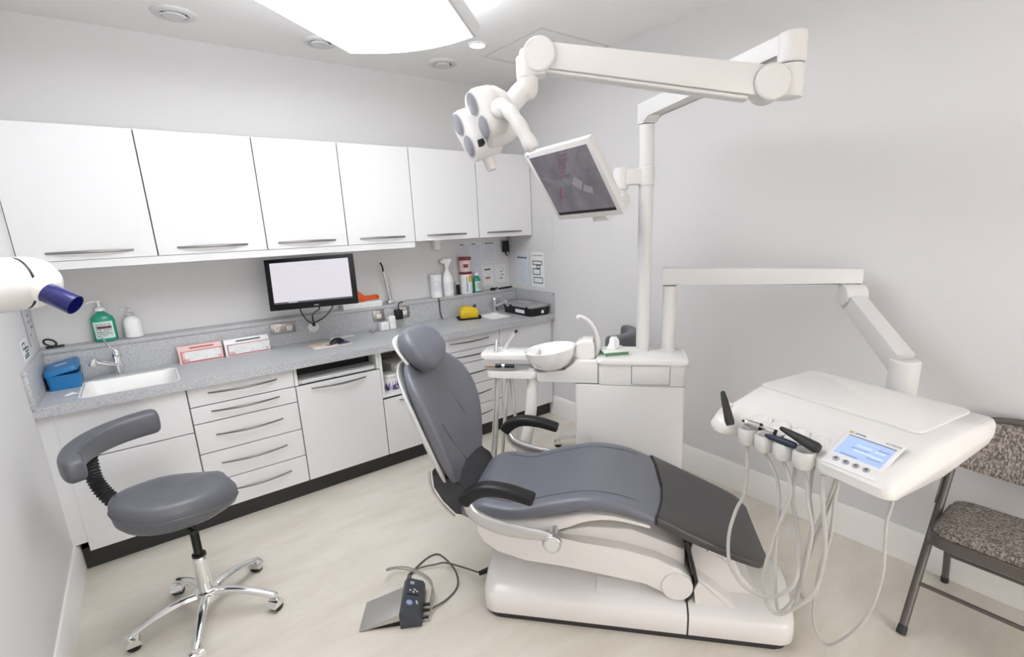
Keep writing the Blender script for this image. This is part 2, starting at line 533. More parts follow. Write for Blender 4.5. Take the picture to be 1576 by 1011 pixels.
# ---- base cabinets
bx_ = [0.0526, 0.5786, 1.1112, 1.6379, 2.0693, 2.6122, 3.1445]
def carcass(t, x0, x1, z0=0.1145, z1=0.852):
    Mb().bx(x0 + 0.001, x1 - 0.001, -0.566, -0.03, z0, z1).build('body', carcw, t, world=True)
    Mb().bx(x0 + 0.0015, x1 - 0.0015, -0.567, -0.5661, z0 + 0.001, z1 - 0.001).build('front_edge_shade', carc, t, world=True)
def front(t, name, x0, x1, z0, z1, handle=None):
    d_ = Mb().bx(x0 + G, x1 - G, YD, -0.5675, z0 + G, z1 - G, 0.0012, 1).build(name, lacq, t, world=True)
    if handle:
        bow(Mb(), handle[0], handle[1], handle[2], YD, 0.032, 0.0036).build('handle', handle_m, d_, world=True)
    return d_
# sink cupboard
x0, x1 = bx_[0], bx_[1]
t = thing('base_cabinet', 'white base cabinet under the left sink, behind the saddle stool', 'base cabinet', ((x0 + x1) / 2, -0.3, 0.114))
Mb().bx(x0 + 0.001, x1 - 0.001, -0.566, -0.03, 0.1145, 0.735).build('body', carcw, t, world=True)
Mb().bx(x0 + 0.0015, x1 - 0.0015, -0.567, -0.5661, 0.1155, 0.851).build('front_edge_shade', carc, t, world=True)
front(t, 'fixed_panel', x0, x1, 0.602, 0.853)
front(t, 'door', x0, x1, 0.114, 0.602)
# drawer stacks
zs = [0.114, 0.291, 0.466, 0.643, 0.741, 0.853]
hz = [0.217, 0.390, 0.563, 0.702, 0.809]
def drawers(i, label):
    x0, x1 = bx_[i], bx_[i + 1]
    t = thing('drawer_unit', label, 'drawer unit', ((x0 + x1) / 2, -0.3, 0.114), group='five drawer units')
    carcass(t, x0, x1)
    m_ = (x0 + x1) / 2
    for k in range(5):
        front(t, 'drawer', x0, x1, zs[k], zs[k + 1], (m_ - 0.172, m_ + 0.172, hz[k]))
drawers(1, 'white five drawer unit left of the keyboard shelf, nearest the stool')
drawers(4, 'white five drawer unit behind the reclined headrest')
# shelf-and-door units with an open niche
def niche_unit(name, label, i, zo, zd, handle):
    x0, x1 = bx_[i], bx_[i + 1]
    t = thing(name, label, 'base cabinet', ((x0 + x1) / 2, -0.3, 0.114))
    Mb().bx(x0 + 0.001, x0 + 0.019, -0.58, -0.03, zo, 0.852).build('side_panel', carcw, t, world=True)
    Mb().bx(x1 - 0.019, x1 - 0.001, -0.58, -0.03, zo, 0.852).build('side_panel', carcw, t, world=True)
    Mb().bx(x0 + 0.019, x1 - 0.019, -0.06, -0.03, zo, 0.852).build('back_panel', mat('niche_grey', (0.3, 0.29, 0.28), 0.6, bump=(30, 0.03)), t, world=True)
    Mb().bx(x0 + 0.001, x1 - 0.001, -0.566, -0.03, 0.1145, zo).build('body', carcw, t, world=True)
    Mb().bx(x0 + 0.0015, x1 - 0.0015, -0.567, -0.5661, 0.1155, zo - 0.001).build('front_edge_shade', carc, t, world=True)
    front(t, 'door', x0, x1, 0.114, zd, handle)
    return t, x0, x1
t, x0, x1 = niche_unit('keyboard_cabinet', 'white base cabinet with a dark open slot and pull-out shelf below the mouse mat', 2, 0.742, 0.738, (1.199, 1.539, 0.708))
sh = Mb().bx(x0 + 0.022, x1 - 0.022, -0.585, -0.1, 0.7535, 0.766, 0.001, 1).build('pull_out_shelf', lacq, t, world=True)
Mb().bx(x0 + 0.024, x1 - 0.024, -0.58, -0.1, 0.7425, 0.7465).build('shelf_runner', seam_m, sh, world=True)
Mb().bx(x0 + 0.021, x1 - 0.021, -0.583, -0.57, 0.747, 0.7515).build('shelf_lip', lacq, sh, world=True)
for sx in (x0 + 0.032, x1 - 0.032):
    Mb().box((sx, -0.588, 0.762), (0.008, 0.006, 0.02), 0.001).build('latch', steel, sh, world=True)
Mb().bx(x0 + 0.0195, x1 - 0.0195, -0.44, -0.435, 0.767, 0.852).build('slot_shade_sheet', seam_m, t, world=True)  # dark sheet standing in for the shade deep inside the slot
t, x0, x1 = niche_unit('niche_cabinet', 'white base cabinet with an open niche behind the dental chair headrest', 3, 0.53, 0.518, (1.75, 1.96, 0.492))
Mb().bx(x0 + 0.02, x1 - 0.02, -0.583, -0.06, 0.5305, 0.5445, 0.001, 1).build('niche_shelf', lacq, t, world=True)
Mb().bx(x0 + 0.02, x1 - 0.02, -0.584, -0.57, 0.82, 0.83).build('niche_rail', seam_m, t, world=True)
# right cupboard
x0, x1 = bx_[5], bx_[6]
t = thing('base_cabinet', 'white single door base cabinet at the right end of the worktop', 'base cabinet', ((x0 + x1) / 2, -0.3, 0.114))
Mb().bx(x0 + 0.001, x1 - 0.001, -0.566, -0.03, 0.1145, 0.76).build('body', carcw, t, world=True)
Mb().bx(x0 + 0.0015, x1 - 0.0015, -0.567, -0.5661, 0.1155, 0.851).build('front_edge_shade', carc, t, world=True)
front(t, 'door', x0, x1, 0.114, 0.853)

# ---- worktop with upstand, ledge and two inset sinks
t = thing('worktop', 'long grey speckled worktop with raised upstand and ledge along the back wall', 'worktop', (W / 2, -0.3, 0.8532))
def slab(mb, x0, x1, y0, y1):
    mb.bx(x0, x1, y0, y1, 0.8532, 0.9)
S1 = (0.165, 0.555, -0.562, -0.218)
S2 = (2.67, 2.86, -0.42, -0.17)
mb = Mb()
xs = [0.0, S1[0], S1[1], S2[0], S2[1], W]
slab(mb, xs[0], xs[1], -0.6124, -0.091)
slab(mb, xs[2], xs[3], -0.6124, -0.091)
slab(mb, xs[4], xs[5], -0.6124, -0.091)
for S in (S1, S2):
    slab(mb, S[0], S[1], -0.6124, S[2])
    slab(mb, S[0], S[1], S[3], -0.091)
bmesh.ops.remove_doubles(mb.b, verts=mb.b.verts[:], dist=1e-5)
mb.build('slab', granite, t, world=True)
Mb().bx(0.001, W - 0.001, -0.091, YB - 0.001, 0.8532, 1.056).build('upstand', granite, t, world=True)
cap_m = mat('ledge_cap_grey', (0.5, 0.51, 0.52), 0.4, bump=(150, 0.03), var=(170, 0.12, (0.4, 0.41, 0.43)))
Mb().bx(0.001, W - 0.001, -0.098, YB - 0.001, 1.0562, 1.078, 0.002).build('ledge', cap_m, t, world=True)
Mb().bx(0, 0.018, -0.624, -0.0985, 0.9002, 1.078, 0.003).build('end_upstand', granite, t, world=True)
Mb().bx(W - 0.018, W, -0.612, -0.0985, 0.9002, 1.078, 0.003).build('end_upstand', granite, t, world=True)
def sink(S, depth):
    cx, cy = (S[0] + S[1]) / 2, (S[2] + S[3]) / 2
    w_, h_ = S[1] - S[0], S[3] - S[2]
    rings = []
    for (g, r, z) in ((0.012, 0.05, 0.9002), (0.012, 0.05, 0.9007), (0.006, 0.05, 0.9009), (0.0, 0.05, 0.896), (-0.03, 0.055, 0.9 - depth + 0.02), (-0.06, 0.05, 0.9 - depth), (-0.2 * h_, 0.03, 0.9 - depth - 0.004)):
        rings.append([V((x, y, z)) for x, y in rrect(w_ + 2 * g, h_ + 2 * g, r, 6, cx, cy)])
    b_ = Mb().ringloft(rings, False, True).build('sink_bowl', sinkw, t, world=True)
    Mb().lathe([(0.022, 0), (0.022, 0.003), (0.012, 0.004), (0, 0.002)], (cx, cy, 0.9 - depth - 0.0035)).build('drain', steel, b_, world=True)
sink(S1, 0.13)
sink(S2, 0.11)

# ================================================================== WORKTOP AND LEDGE ITEMS
ZW, ZL = 0.9, 1.078
def tap(x, y, rotz, label, sc=1.0, lever_up=True):
    t = thing('mixer_tap', label, 'tap', (x, y, ZW), rotz)
    Mb().lathe([(0.027 * sc, 0), (0.027 * sc, 0.006), (0.021 * sc, 0.012), (0.021 * sc, 0.1 * sc), (0.024 * sc, 0.105 * sc), (0.024 * sc, 0.13 * sc), (0.018 * sc, 0.145 * sc), (0, 0.148 * sc)]).build('body', chrome, t)
    Mb().tube(smooth_path([(0, -0.015 * sc, 0.06 * sc), (0, -0.07 * sc, 0.085 * sc), (0, -0.125 * sc, 0.115 * sc)], 5), 0.0135 * sc, 12).build('spout', chrome, t)
    Mb().cyl((0, -0.118 * sc, 0.122 * sc), (0, -0.14 * sc, 0.085 * sc), 0.017 * sc, seg=14, bev=0.002).build('spout_head', chrome, t)
    lv = [(0, 0.005, 0.14 * sc), (0, -0.03 * sc, 0.175 * sc), (0, -0.055 * sc, 0.235 * sc)] if lever_up else [(0, 0, 0.14 * sc), (0, -0.04 * sc, 0.16 * sc), (0, -0.1 * sc, 0.17 * sc)]
    Mb().tube(smooth_path(lv, 4), [0.011 * sc] * 3 + [0.008 * sc] * 3 + [0.006 * sc] * 3, 10, flat=0.6).build('lever', chrome, t)
tap(0.315, -0.15, -0.95, 'chrome mixer tap with raised lever at the left sink', 0.95)
tap(2.885, -0.13, 0.55, 'chrome mixer tap at the small right sink', 0.85, False)

# blue plastic box
t = thing('blue_box', 'bright blue plastic box with its lid ajar beside the left sink', 'box', (0.094, -0.215, ZW))
blue = mat('blue_plastic', (0.015, 0.17, 0.42), 0.35, bump=(40, 0.03))
o_, i_ = rrect(0.13, 0.19, 0.015), rrect(0.12, 0.18, 0.012)
Mb().ringloft([[V((x * 0.94, y * 0.95, 0)) for x, y in o_], [V((x, y, 0.07)) for x, y in o_], [V((x * 1.03, y * 1.02, 0.071)) for x, y in o_], [V((x * 1.03, y * 1.02, 0.076)) for x, y in o_], [V((x, y, 0.076)) for x, y in i_], [V((x * 0.94, y * 0.95, 0.006)) for x, y in i_]]).build('tub', blue, t)
LM = Matrix.Translation((-0.066, 0, 0.0775)) @ Matrix.Rotation(-0.2, 4, 'Y') @ Matrix.Rotation(0.06, 4, 'X') @ Matrix.Translation((0.066, 0, 0))
lid = Mb().ringloft([[V((x * 1.05, y * 1.03, 0)) for x, y in o_], [V((x * 1.05, y * 1.03, 0.012)) for x, y in o_], [V((x * 0.98, y * 0.98, 0.024)) for x, y in o_], [V((x * 0.5, y * 0.5, 0.026)) for x, y in o_]]).xf(LM).build('lid', blue, t)
Mb().box((0.0, 0.0, 0.0264), (0.05, 0.03, 0.0012), 0.0004).xf(LM).build('embossed_mark', mat('pale_print', (0.35, 0.55, 0.75), 0.5, bump=(30, 0.02)), lid)
Mb().tube([(0.067, -0.03, 0.06), (0.07, -0.03, 0.085), (0.07, 0.0, 0.1), (0.067, 0.02, 0.09)], 0.003, 6).build('wire_clip', chrome, t)
# folded tissue corner by the sink
t = thing('paper_scrap', 'small white triangular scrap lying at the corner of the left sink', 'scrap')
t.location = (0.125, -0.44, ZW + 0.0025); TM[t] = Matrix.Translation(t.location)
Mb().prism([(-0.025, -0.03), (0.028, -0.022), (0.0, 0.035)], 0, 0.002, 'XY').build('sheet', paper, t)
Mb().prism([(-0.02, -0.022), (0.012, -0.02), (0.0, 0.025)], 0.0022, 0.004, 'XY').build('fold', paper, t)

# pump bottles on the ledge
def pump_bottle(x, y, label, bm, cm, h, r, sq, lm=None, neck=None, rotz=0.0):
    t = thing('pump_bottle', label, 'bottle', (x, y, ZL), rotz)
    prof = [(0.6, 0.0), (0.96, 0.004), (1, 0.012), (1, h * 0.62), (0.9, h * 0.75), (0.5, h * 0.86), (0.32, h * 0.9), (0.32, h * 0.95)]
    Mb().lathe([(r * a_, z) for a_, z in prof], seg=28, sx=1.0, sy=sq).build('bottle', bm, t)
    c_ = Mb().lathe([(r * 0.42, h * 0.94), (r * 0.42, h * 1.02), (r * 0.3, h * 1.04), (r * 0.12, h * 1.05), (r * 0.12, h * 1.2), (r * 0.22, h * 1.2), (r * 0.22, h * 1.25), (0, h * 1.26)], seg=18).build('pump', cm, t)
    Mb().tube([(0, 0, h * 1.23), (-r * 0.6, -r * 0.2, h * 1.235), (-r * 0.95, -r * 0.3, h * 1.2)], 0.005, 8).build('nozzle', cm, c_)
    return t, h, r
green = mat('green_soap', (0.03, 0.36, 0.24), 0.18, trans=0.15, bump=(8, 0.01))
lab = print_mat('soap_label', (0.62, 0.76, 0.70), (0.15, 0.08, 0.1), 9, 8, 0.6)
def wrap_label(t, r, sq, z0, z1, m, a0=-2.45, a1=-0.7, name='label', rr=1.012):
    n = 10
    rows = []
    for z in (z0, z1):
        rows.append([V((r * rr * math.cos(a0 + (a1 - a0) * k / n), r * rr * sq * math.sin(a0 + (a1 - a0) * k / n), z)) for k in range(n + 1)])
    mb = Mb()
    v = [[mb.b.verts.new(p) for p in rw] for rw in rows]
    for k in range(n):
        mb.b.faces.new((v[0][k], v[0][k + 1], v[1][k + 1], v[1][k]))
    return mb.build(name, m, t)
t, h, r = pump_bottle(0.283, -0.03, 'green hand soap bottle with a white pump on the ledge', green, whitep, 0.185, 0.054, 0.68)
wrap_label(t, r, 0.68, 0.02, 0.115, lab)
wrap_label(t, r, 0.68, 0.075, 0.09, mat('label_maroon', (0.12, 0.03, 0.06), 0.5, bump=(30, 0.02)), -2.1, -0.9, 'label_band', 1.02)
clear = mat('clear_plastic_cap', (0.8, 0.8, 0.8), 0.15, trans=0.6, bump=(10, 0.01))
t, h, r = pump_bottle(0.41, -0.035, 'white bottle with a clear pump standing right of the green soap', whitep, clear, 0.14, 0.043, 0.85)
wrap_label(t, r, 0.85, 0.02, 0.085, print_mat('pale_label', (0.78, 0.78, 0.78), (0.3, 0.33, 0.36), 8, 8, 0.5), -3.3, -2.5)
# black clip
t = thing('bulldog_clip', 'small black loop handled clip at the left end of the ledge', 'clip', (0.06, -0.03, ZL))
Mb().box((0.005, 0, 0.006), (0.075, 0.02, 0.012), 0.003).build('jaw', black, t)
Mb().tube([V((-0.012 + 0.022 * math.cos(a_ * PI / 8) - 0.01 * math.sin(a_ * PI / 8), 0, 0.03 + 0.02 * math.sin(a_ * PI / 8))) for a_ in range(17)], 0.005, 8).build('loop', black, t)

# glove boxes
pink = mat('glove_box_pink', (0.78, 0.55, 0.53), 0.55, bump=(30, 0.03))
red = mat('glove_box_red', (0.5, 0.12, 0.14), 0.5, bump=(30, 0.02))
gw = print_mat('glove_box_print', (0.80, 0.80, 0.80), (0.5, 0.55, 0.56), 10, 16, 0.45)
charc = mat('print_charcoal', (0.08, 0.08, 0.09), 0.5, bump=(30, 0.02))
def glove_box(x0, x1, yf, label, facem, num, left):
    w_ = x1 - x0
    t = thing('glove_box', label, 'glove box', ((x0 + x1) / 2, yf + 0.032, ZW), 0.03)
    # sloping-front carton
    pr_ = [(-0.032, 0), (0.026, 0), (0.026, 0.1), (0.0, 0.1), (-0.03, 0.075)]
    Mb().prism(pr_, -w_ / 2, w_ / 2, 'YZ').build('carton', paper if not left else pink, t)
    Mb().bx(-w_ / 2 + 0.03, w_ / 2 - 0.012, -0.0335, -0.0322, 0.012, 0.07).build('print_panel', facem, t)
    for (a_, b_, c, d_) in ((-w_ / 2 + 0.012, w_ / 2 - 0.002, 0.004, 0.009), (-w_ / 2 + 0.012, -w_ / 2 + 0.017, 0.009, 0.074), (-w_ / 2 + 0.012, w_ / 2 - 0.002, 0.0705, 0.0745)):
        Mb().bx(a_, b_, -0.0338, -0.0322, c, d_).build('stripe', red, t)
    S = Matrix.Translation((0, -0.0155, 0.0878)) @ Matrix.Rotation(0.69, 4, 'X')
    Mb().box((0.01, 0, 0.0006), (w_ * 0.55, 0.011, 0.001)).xf(S).build('opening', charc if not left else red, t)
    for (s_, px) in ((num, -w_ / 2 + 0.035), ('M', w_ / 2 - 0.018)):
        text_mesh('lettering', s_, 0.022, red, t, Matrix.Translation((px, -0.0345, 0.02)) @ Matrix.Rotation(PI / 2, 4, 'X'))
glove_box(0.589, 0.815, -0.172, 'pink and white glove box on the worktop, the left one of two', gw, '200', True)
glove_box(0.828, 1.08, -0.172, 'white glove box with red border on the worktop, the right one of two', gw, '200', False)

# sockets on the upstand
plate = mat('socket_bronze_steel', (0.36, 0.33, 0.31), 0.35, 0.8, bump=(200, 0.04))
def socket(x0, x1, z0, z1, label, gangs=2):
    yc = -0.0912
    t = thing('wall_socket', label, 'socket', ((x0 + x1) / 2, yc, (z0 + z1) / 2))
    w_, h_ = x1 - x0, z1 - z0
    Mb().box((0, -0.004, 0), (w_, 0.008, h_), 0.002).build('plate', plate, t)
    for g in range(gangs):
        gx = (g - (gangs - 1) / 2) * w_ * 0.5
        Mb().box((gx, -0.0085, -0.004), (0.034, 0.002, 0.034), 0.0006).build('insert', whitep, t)
        for (dx, dz, a_, b_) in ((0, 0.007, 0.004, 0.009), (-0.009, -0.009, 0.008, 0.004), (0.009, -0.009, 0.008, 0.004)):
            Mb().box((gx + dx, -0.0096, -0.004 + dz), (a_, 0.0012, b_)).build('pin_slot', seam_m, t)
        Mb().box((gx * 0.25, -0.0095, h_ * 0.33), (0.012, 0.004, 0.014), 0.001).build('rocker', whitep, t)
socket(1.112, 1.265, 0.98, 1.052, 'double socket plate on the upstand left of the monitor cables')
socket(1.81, 1.898, 0.965, 1.05, 'single socket plate behind the small chrome tray', 1)
socket(2.022, 2.103, 0.962, 1.05, 'single socket plate right of the black plug', 1)

# wall monitor
MC = V((1.335, -0.395, 1.335))
MX, MY = V((0.887, -0.458, 0.035)), V((0.06, 0.19, 0.975))
t = thing('computer_monitor', 'black framed computer monitor with a blank white page, above the worktop', 'monitor', MC)
MM = frame((0, 0, 0), MX, MY)
mw, mh = 0.53, 0.318
Mb().box((0, 0, -0.012), (mw, mh, 0.024), 0.004).xf(MM).build('bezel', mat('monitor_black', (0.006, 0.006, 0.007), 0.5, spec=0.2, bump=(60, 0.03)), t)
Mb().box((0, 0, -0.034), (mw * 0.7, mh * 0.7, 0.02), 0.008).xf(MM).build('back_cover', black, t)
scr = mat('monitor_page', (0.02, 0.02, 0.02), 0.3, emit=((0.9, 0.86, 0.95), 0.7), bump=(10, 0.01))
sc_ = Mb().box((0, 0.008, 0.0006), (mw - 0.062, mh - 0.066, 0.0012)).xf(MM).build('screen', scr, t)
gry = mat('faint_page_text', (0.3, 0.3, 0.32), 0.5, emit=((0.5, 0.48, 0.55), 0.5), bump=(10, 0.01))
for (px, py, lw) in ((0.02, 0.115, 0.2), (0.02, 0.105, 0.14), (0.02, 0.078, 0.07), (0.02, 0.092, 0.012)):
    Mb().box((px, py, 0.0016), (lw, 0.0022, 0.0006)).xf(MM).build('page_text', gry, sc_)
Mb().box((0, -mh / 2 + 0.043, 0.0016), (mw - 0.062, 0.01, 0.0008)).xf(MM).build('task_bar', charc, sc_)
for k in range(5):
    Mb().box((-mw / 2 + 0.12 + k * 0.011, -mh / 2 + 0.043, 0.0023), (0.006, 0.006, 0.0006)).xf(MM).build('icon', whitep, sc_)
Mb().box((0.012, -mh / 2 + 0.014, 0.0005), (0.028, 0.006, 0.001), 0.0004).xf(MM).build('maker_mark', mat('mark_silver', (0.3, 0.3, 0.3), 0.4, bump=(20, 0.02)), t)
Mb().tube([MM @ V((0, 0, -0.04)), MM @ V((0, 0, -0.12)), V((1.52, -0.1, 1.36)) - MC, V((1.52, YB, 1.36)) - MC], 0.016, 10).build('wall_arm', alu, t)
Mb().box(V((1.52, YB - 0.008, 1.36)) - MC, (0.09, 0.014, 0.12), 0.003).build('wall_plate', alu, t)
for k, (bx0, mid) in enumerate(((-0.09, (1.33, -0.16, 1.06)), (0.02, (1.375, -0.15, 1.09)), (0.1, (1.44, -0.16, 1.06)))):
    p0 = MM @ V((bx0, -mh / 2 + 0.01, -0.02))
    Mb().tube(smooth_path([p0, p0 + V((0.005, 0.03, -0.03)), V(mid) - MC, V((1.385, -0.1, 1.015 + 0.003 * k)) - MC], 6), 0.0042, 7).build('cable', black, t)
t = thing('cable_grommet', 'round white cable grommet on the upstand below the monitor', 'grommet', (1.382, -0.0912, 0.993))
Mb().lathe([(0.036, 0), (0.036, 0.004), (0.031, 0.007), (0, 0.0075)], axis=(0, -1, 0), seg=28).build('cap', whitep, t)
Mb().box((0.004, -0.0085, 0.016), (0.022, 0.004, 0.016), 0.001).build('cable_slot', seam_m, t)

# mouse, mat, paper
t = thing('mouse_mat', 'small printed mouse mat with an orange and navy picture', 'mouse mat', (1.418, -0.318, ZW), 0.02)
Mb().bx(-0.125, 0.12, -0.08, 0.085, 0.0002, 0.0035, 0.001).build('mat', mat('mat_print', (0.62, 0.45, 0.3), 0.5, bump=(30, 0.03), var=(14, 0.2, (0.78, 0.7, 0.62))), t)
nv = mat('mat_navy', (0.05, 0.05, 0.17), 0.5, bump=(30, 0.02))
Mb().prism([(0.03, -0.07), (0.118, -0.06), (0.11, 0.08), (0.06, 0.06), (0.05, 0.0)], 0.0036, 0.0042, 'XY').build('navy_print', nv, t)
Mb().prism([(-0.03, -0.05), (0.01, -0.045), (0.005, -0.01), (-0.035, -0.02)], 0.0036, 0.0042, 'XY').build('purple_print', mat('mat_purple', (0.2, 0.1, 0.25), 0.5, bump=(30, 0.02)), t)
Mb().prism([(-0.123, -0.078), (0.118, -0.078), (0.118, -0.068), (-0.123, -0.06)], 0.0036, 0.0042, 'XY').build('white_print', paper, t)
t = thing('computer_mouse', 'black computer mouse resting on the printed mat', 'mouse', (1.465, -0.31, ZW + 0.0043), 0.35)
rings = []
for k in range(9):
    u = k / 8
    xx = -0.052 + 0.104 * u
    s_ = max(0.12, math.sin(PI * min(max(u, 0.04), 0.96)) ** 0.5)
    rings.append([V((xx, 0.031 * s_ * math.cos(2 * PI * j / 16), max(0, 0.034 * s_ * math.sin(2 * PI * j / 16)))) for j in range(16)])
Mb().ringloft(rings).build('shell', black, t)
Mb().cyl((0.028, -0.004, 0.026), (0.028, 0.004, 0.026), 0.009, seg=12).build('scroll_wheel', alu, t)
t = tag(Mb().prism([(1.46, -0.18), (1.63, -0.19), (1.64, -0.105), (1.47, -0.1)], ZW + 0.0003, ZW + 0.0015, 'XY').build('paper_sheet', paper), 'blank white paper sheet on the worktop behind the mouse', 'paper')

# ledge: white carton with orange scoop on it
t = thing('flat_carton', 'flat white carton on the ledge partly behind the monitor', 'carton', (1.765, -0.035, ZL), 0.0)
Mb().bx(-0.16, 0.13, -0.05, 0.045, 0.0, 0.042, 0.001).build('carton', paper, t)
Mb().bx(-0.158, 0.128, -0.0515, -0.0502, 0.006, 0.034).build('print', print_mat('carton_print', (0.82, 0.82, 0.82), (0.45, 0.47, 0.5), 4, 22, 0.4), t)
t = thing('orange_scoop', 'orange plastic hand scoop with a handle lying on the white carton', 'scoop', (1.79, -0.03, ZL + 0.0422))
org = mat('orange_plastic', (0.72, 0.10, 0.012), 0.4, bump=(20, 0.02))
pl_ = [(-0.11, 0.0), (-0.115, 0.05), (-0.09, 0.078), (-0.05, 0.08), (-0.025, 0.062), (-0.01, 0.042), (0.02, 0.036), (0.095, 0.04), (0.107, 0.03), (0.107, 0.012), (0.095, 0.004), (0.02, 0.006), (-0.02, 0.0)]
Mb().prism(pl_, -0.006, 0.006, 'XZ', 0.002).build('blade', org, t)
Mb().prism([(-0.108, 0.002), (-0.108, 0.02), (-0.02, 0.02), (-0.012, 0.002)], -0.03, -0.0062, 'XZ', 0.002).build('tray_edge', org, t)
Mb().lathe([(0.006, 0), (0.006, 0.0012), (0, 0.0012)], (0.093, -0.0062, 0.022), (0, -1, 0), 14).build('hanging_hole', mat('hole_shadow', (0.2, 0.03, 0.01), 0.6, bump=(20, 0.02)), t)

# chrome tray with cartons and curing light
t = thing('chrome_tray', 'small oblong chrome tray on the worktop below the curing light', 'tray', (1.875, -0.15, ZW))
o_ = rrect(0.24, 0.1, 0.03)
Mb().ringloft([[V((x * 0.92, y * 0.88, 0)) for x, y in o_], [V((x, y, 0.012)) for x, y in o_], [V((x * 0.97, y * 0.95, 0.012)) for x, y in o_], [V((x * 0.9, y * 0.84, 0.003)) for x, y in o_]]).build('dish', chrome, t)
for i, (px, py, s_, lb) in enumerate(((1.862, -0.16, (0.062, 0.04, 0.06), 'short white carton standing on the chrome tray'), (1.928, -0.145, (0.05, 0.04, 0.095), 'tall white carton standing on the chrome tray'))):
    t = thing('small_carton', lb, 'carton', (px, py, ZW + 0.0042), 0.15)
    Mb().box((0, 0, s_[2] / 2), s_, 0.002).build('carton', whitep, t)
    Mb().box((0, -s_[1] / 2 - 0.0006, s_[2] * 0.5), (s_[0] * 0.8, 0.001, s_[2] * 0.7)).build('print', print_mat('small_print', (0.8, 0.8, 0.8), (0.55, 0.57, 0.6), 6, 6, 0.4), t)
    Mb().box((0, 0, s_[2] + 0.0015), (s_[0] * 0.5, s_[1] * 0.5, 0.003), 0.001).build('flap', whitep, t)
t = thing('curing_light', 'slim upright curing light wand with a black tip in its charger', 'curing light', (1.975, -0.05, ZL))
Mb().box((0, 0, 0.015), (0.05, 0.06, 0.03), 0.006).build('charger', alu, t)
wp = [V((0.0, 0, 0.03)), V((-0.01, 0, 0.1)), V((-0.022, 0, 0.19)), V((-0.032, 0, 0.25))]
Mb().tube(smooth_path(wp, 6), [0.011] * 7 + [0.0105] * 6 + [0.008] * 6, 12).build('wand', alu, t)
Mb().tube(smooth_path([(-0.032, 0, 0.25), (-0.036, 0, 0.29), (-0.05, -0.004, 0.318)], 5), 0.0062, 10).build('light_tip', black, t)
Mb().tube([(0.012, 0, 0.03), (0.012, 0, 0.11), (0.004, 0, 0.2)], 0.0022, 6).build('probe', steel, t)
t = thing('power_plug', 'black plug with its lead in the socket beside the curing light', 'plug', (2.0, -0.122, 1.0))
Mb().box((0, 0, 0), (0.055, 0.058, 0.075), 0.008).build('plug_body', black, t)
Mb().tube(smooth_path([(0, -0.01, 0.03), (-0.005, -0.02, 0.06), (0.01, -0.005, 0.085), (0.06, 0.04, 0.0835)], 6), 0.004, 7).build('lead', black, t)

# cleaning supplies on the ledge
def simple_lathe_part(t, name, prof, m, **k):
    return Mb().lathe(prof, **k).build(name, m, t)
t = thing('wipes_tub', 'round white wipes tub on the ledge left of the spray bottle', 'tub', (2.385, -0.035, ZL))
simple_lathe_part(t, 'tub', [(0.043, 0), (0.047, 0.004), (0.047, 0.15), (0.045, 0.155)], whitep)
simple_lathe_part(t, 'lid', [(0.049, 0.155), (0.05, 0.16), (0.05, 0.182), (0.044, 0.188), (0, 0.19)], whitep)
wrap_label(t, 0.047, 1, 0.045, 0.145, print_mat('wipes_label', (0.76, 0.78, 0.8), (0.35, 0.4, 0.48), 12, 9, 0.5), -3.2, -0.4)
t = thing('spray_bottle', 'white trigger spray bottle between the wipes tub and the red lidded cans', 'bottle', (2.49, -0.04, ZL), -0.5)
simple_lathe_part(t, 'bottle', [(0.042, 0), (0.046, 0.005), (0.046, 0.13), (0.04, 0.16), (0.022, 0.2), (0.015, 0.215), (0.015, 0.23)], whitep, sy=0.8)
hd = Mb().prism([(-0.05, 0.275), (-0.05, 0.295), (-0.02, 0.308), (0.035, 0.308), (0.045, 0.29), (0.02, 0.262), (0.014, 0.232), (-0.014, 0.232), (-0.014, 0.272)], -0.012, 0.012, 'XZ', 0.003).build('spray_head', whitep, t)
Mb().tube(smooth_path([(-0.03, 0, 0.274), (-0.04, 0, 0.25), (-0.036, 0, 0.225)], 4), 0.006, 8, flat=0.7).build('trigger', whitep, hd)
wrap_label(t, 0.046, 0.8, 0.03, 0.12, print_mat('spray_label', (0.78, 0.78, 0.8), (0.45, 0.45, 0.55), 9, 8, 0.5), -3.2, -0.2)
t = thing('small_black_bottle', 'short black bottle squeezed between spray bottle and red lidded cans', 'bottle', (2.59, -0.03, ZL))
simple_lathe_part(t, 'bottle', [(0.014, 0), (0.016, 0.003), (0.016, 0.075), (0.008, 0.085)], black, seg=16)
simple_lathe_part(t, 'cap', [(0.008, 0.085), (0.009, 0.1), (0, 0.102)], whitep, seg=14)
maroon = mat('maroon_lid', (0.2, 0.028, 0.035), 0.4, bump=(20, 0.02))
t = thing('disinfectant_can', 'tall white can with a maroon lid and yellow label, lower of the stack', 'can', (2.67, -0.035, ZL))
simple_lathe_part(t, 'can', [(0.05, 0), (0.052, 0.003), (0.052, 0.165)], whitep)
simple_lathe_part(t, 'lid', [(0.054, 0.165), (0.055, 0.168), (0.055, 0.183), (0.05, 0.186), (0, 0.187)], maroon)
wrap_label(t, 0.052, 1, 0.1, 0.155, mat('yellow_label', (0.62, 0.42, 0.05), 0.5, bump=(30, 0.02)), -1.7, -0.6)
wrap_label(t, 0.052, 1, 0.02, 0.15, mat('navy_stripe', (0.05, 0.06, 0.13), 0.5, bump=(30, 0.02)), -2.02, -1.9, 'label_stripe')
wrap_label(t, 0.052, 1, 0.02, 0.095, print_mat('can_text', (0.72, 0.78, 0.84), (0.5, 0.55, 0.65), 9, 7, 0.4), -1.85, -0.6, 'text_label')
t = thing('disinfectant_can', 'short pink and white can with a maroon lid, stacked on top', 'can', (2.67, -0.035, ZL + 0.1874))
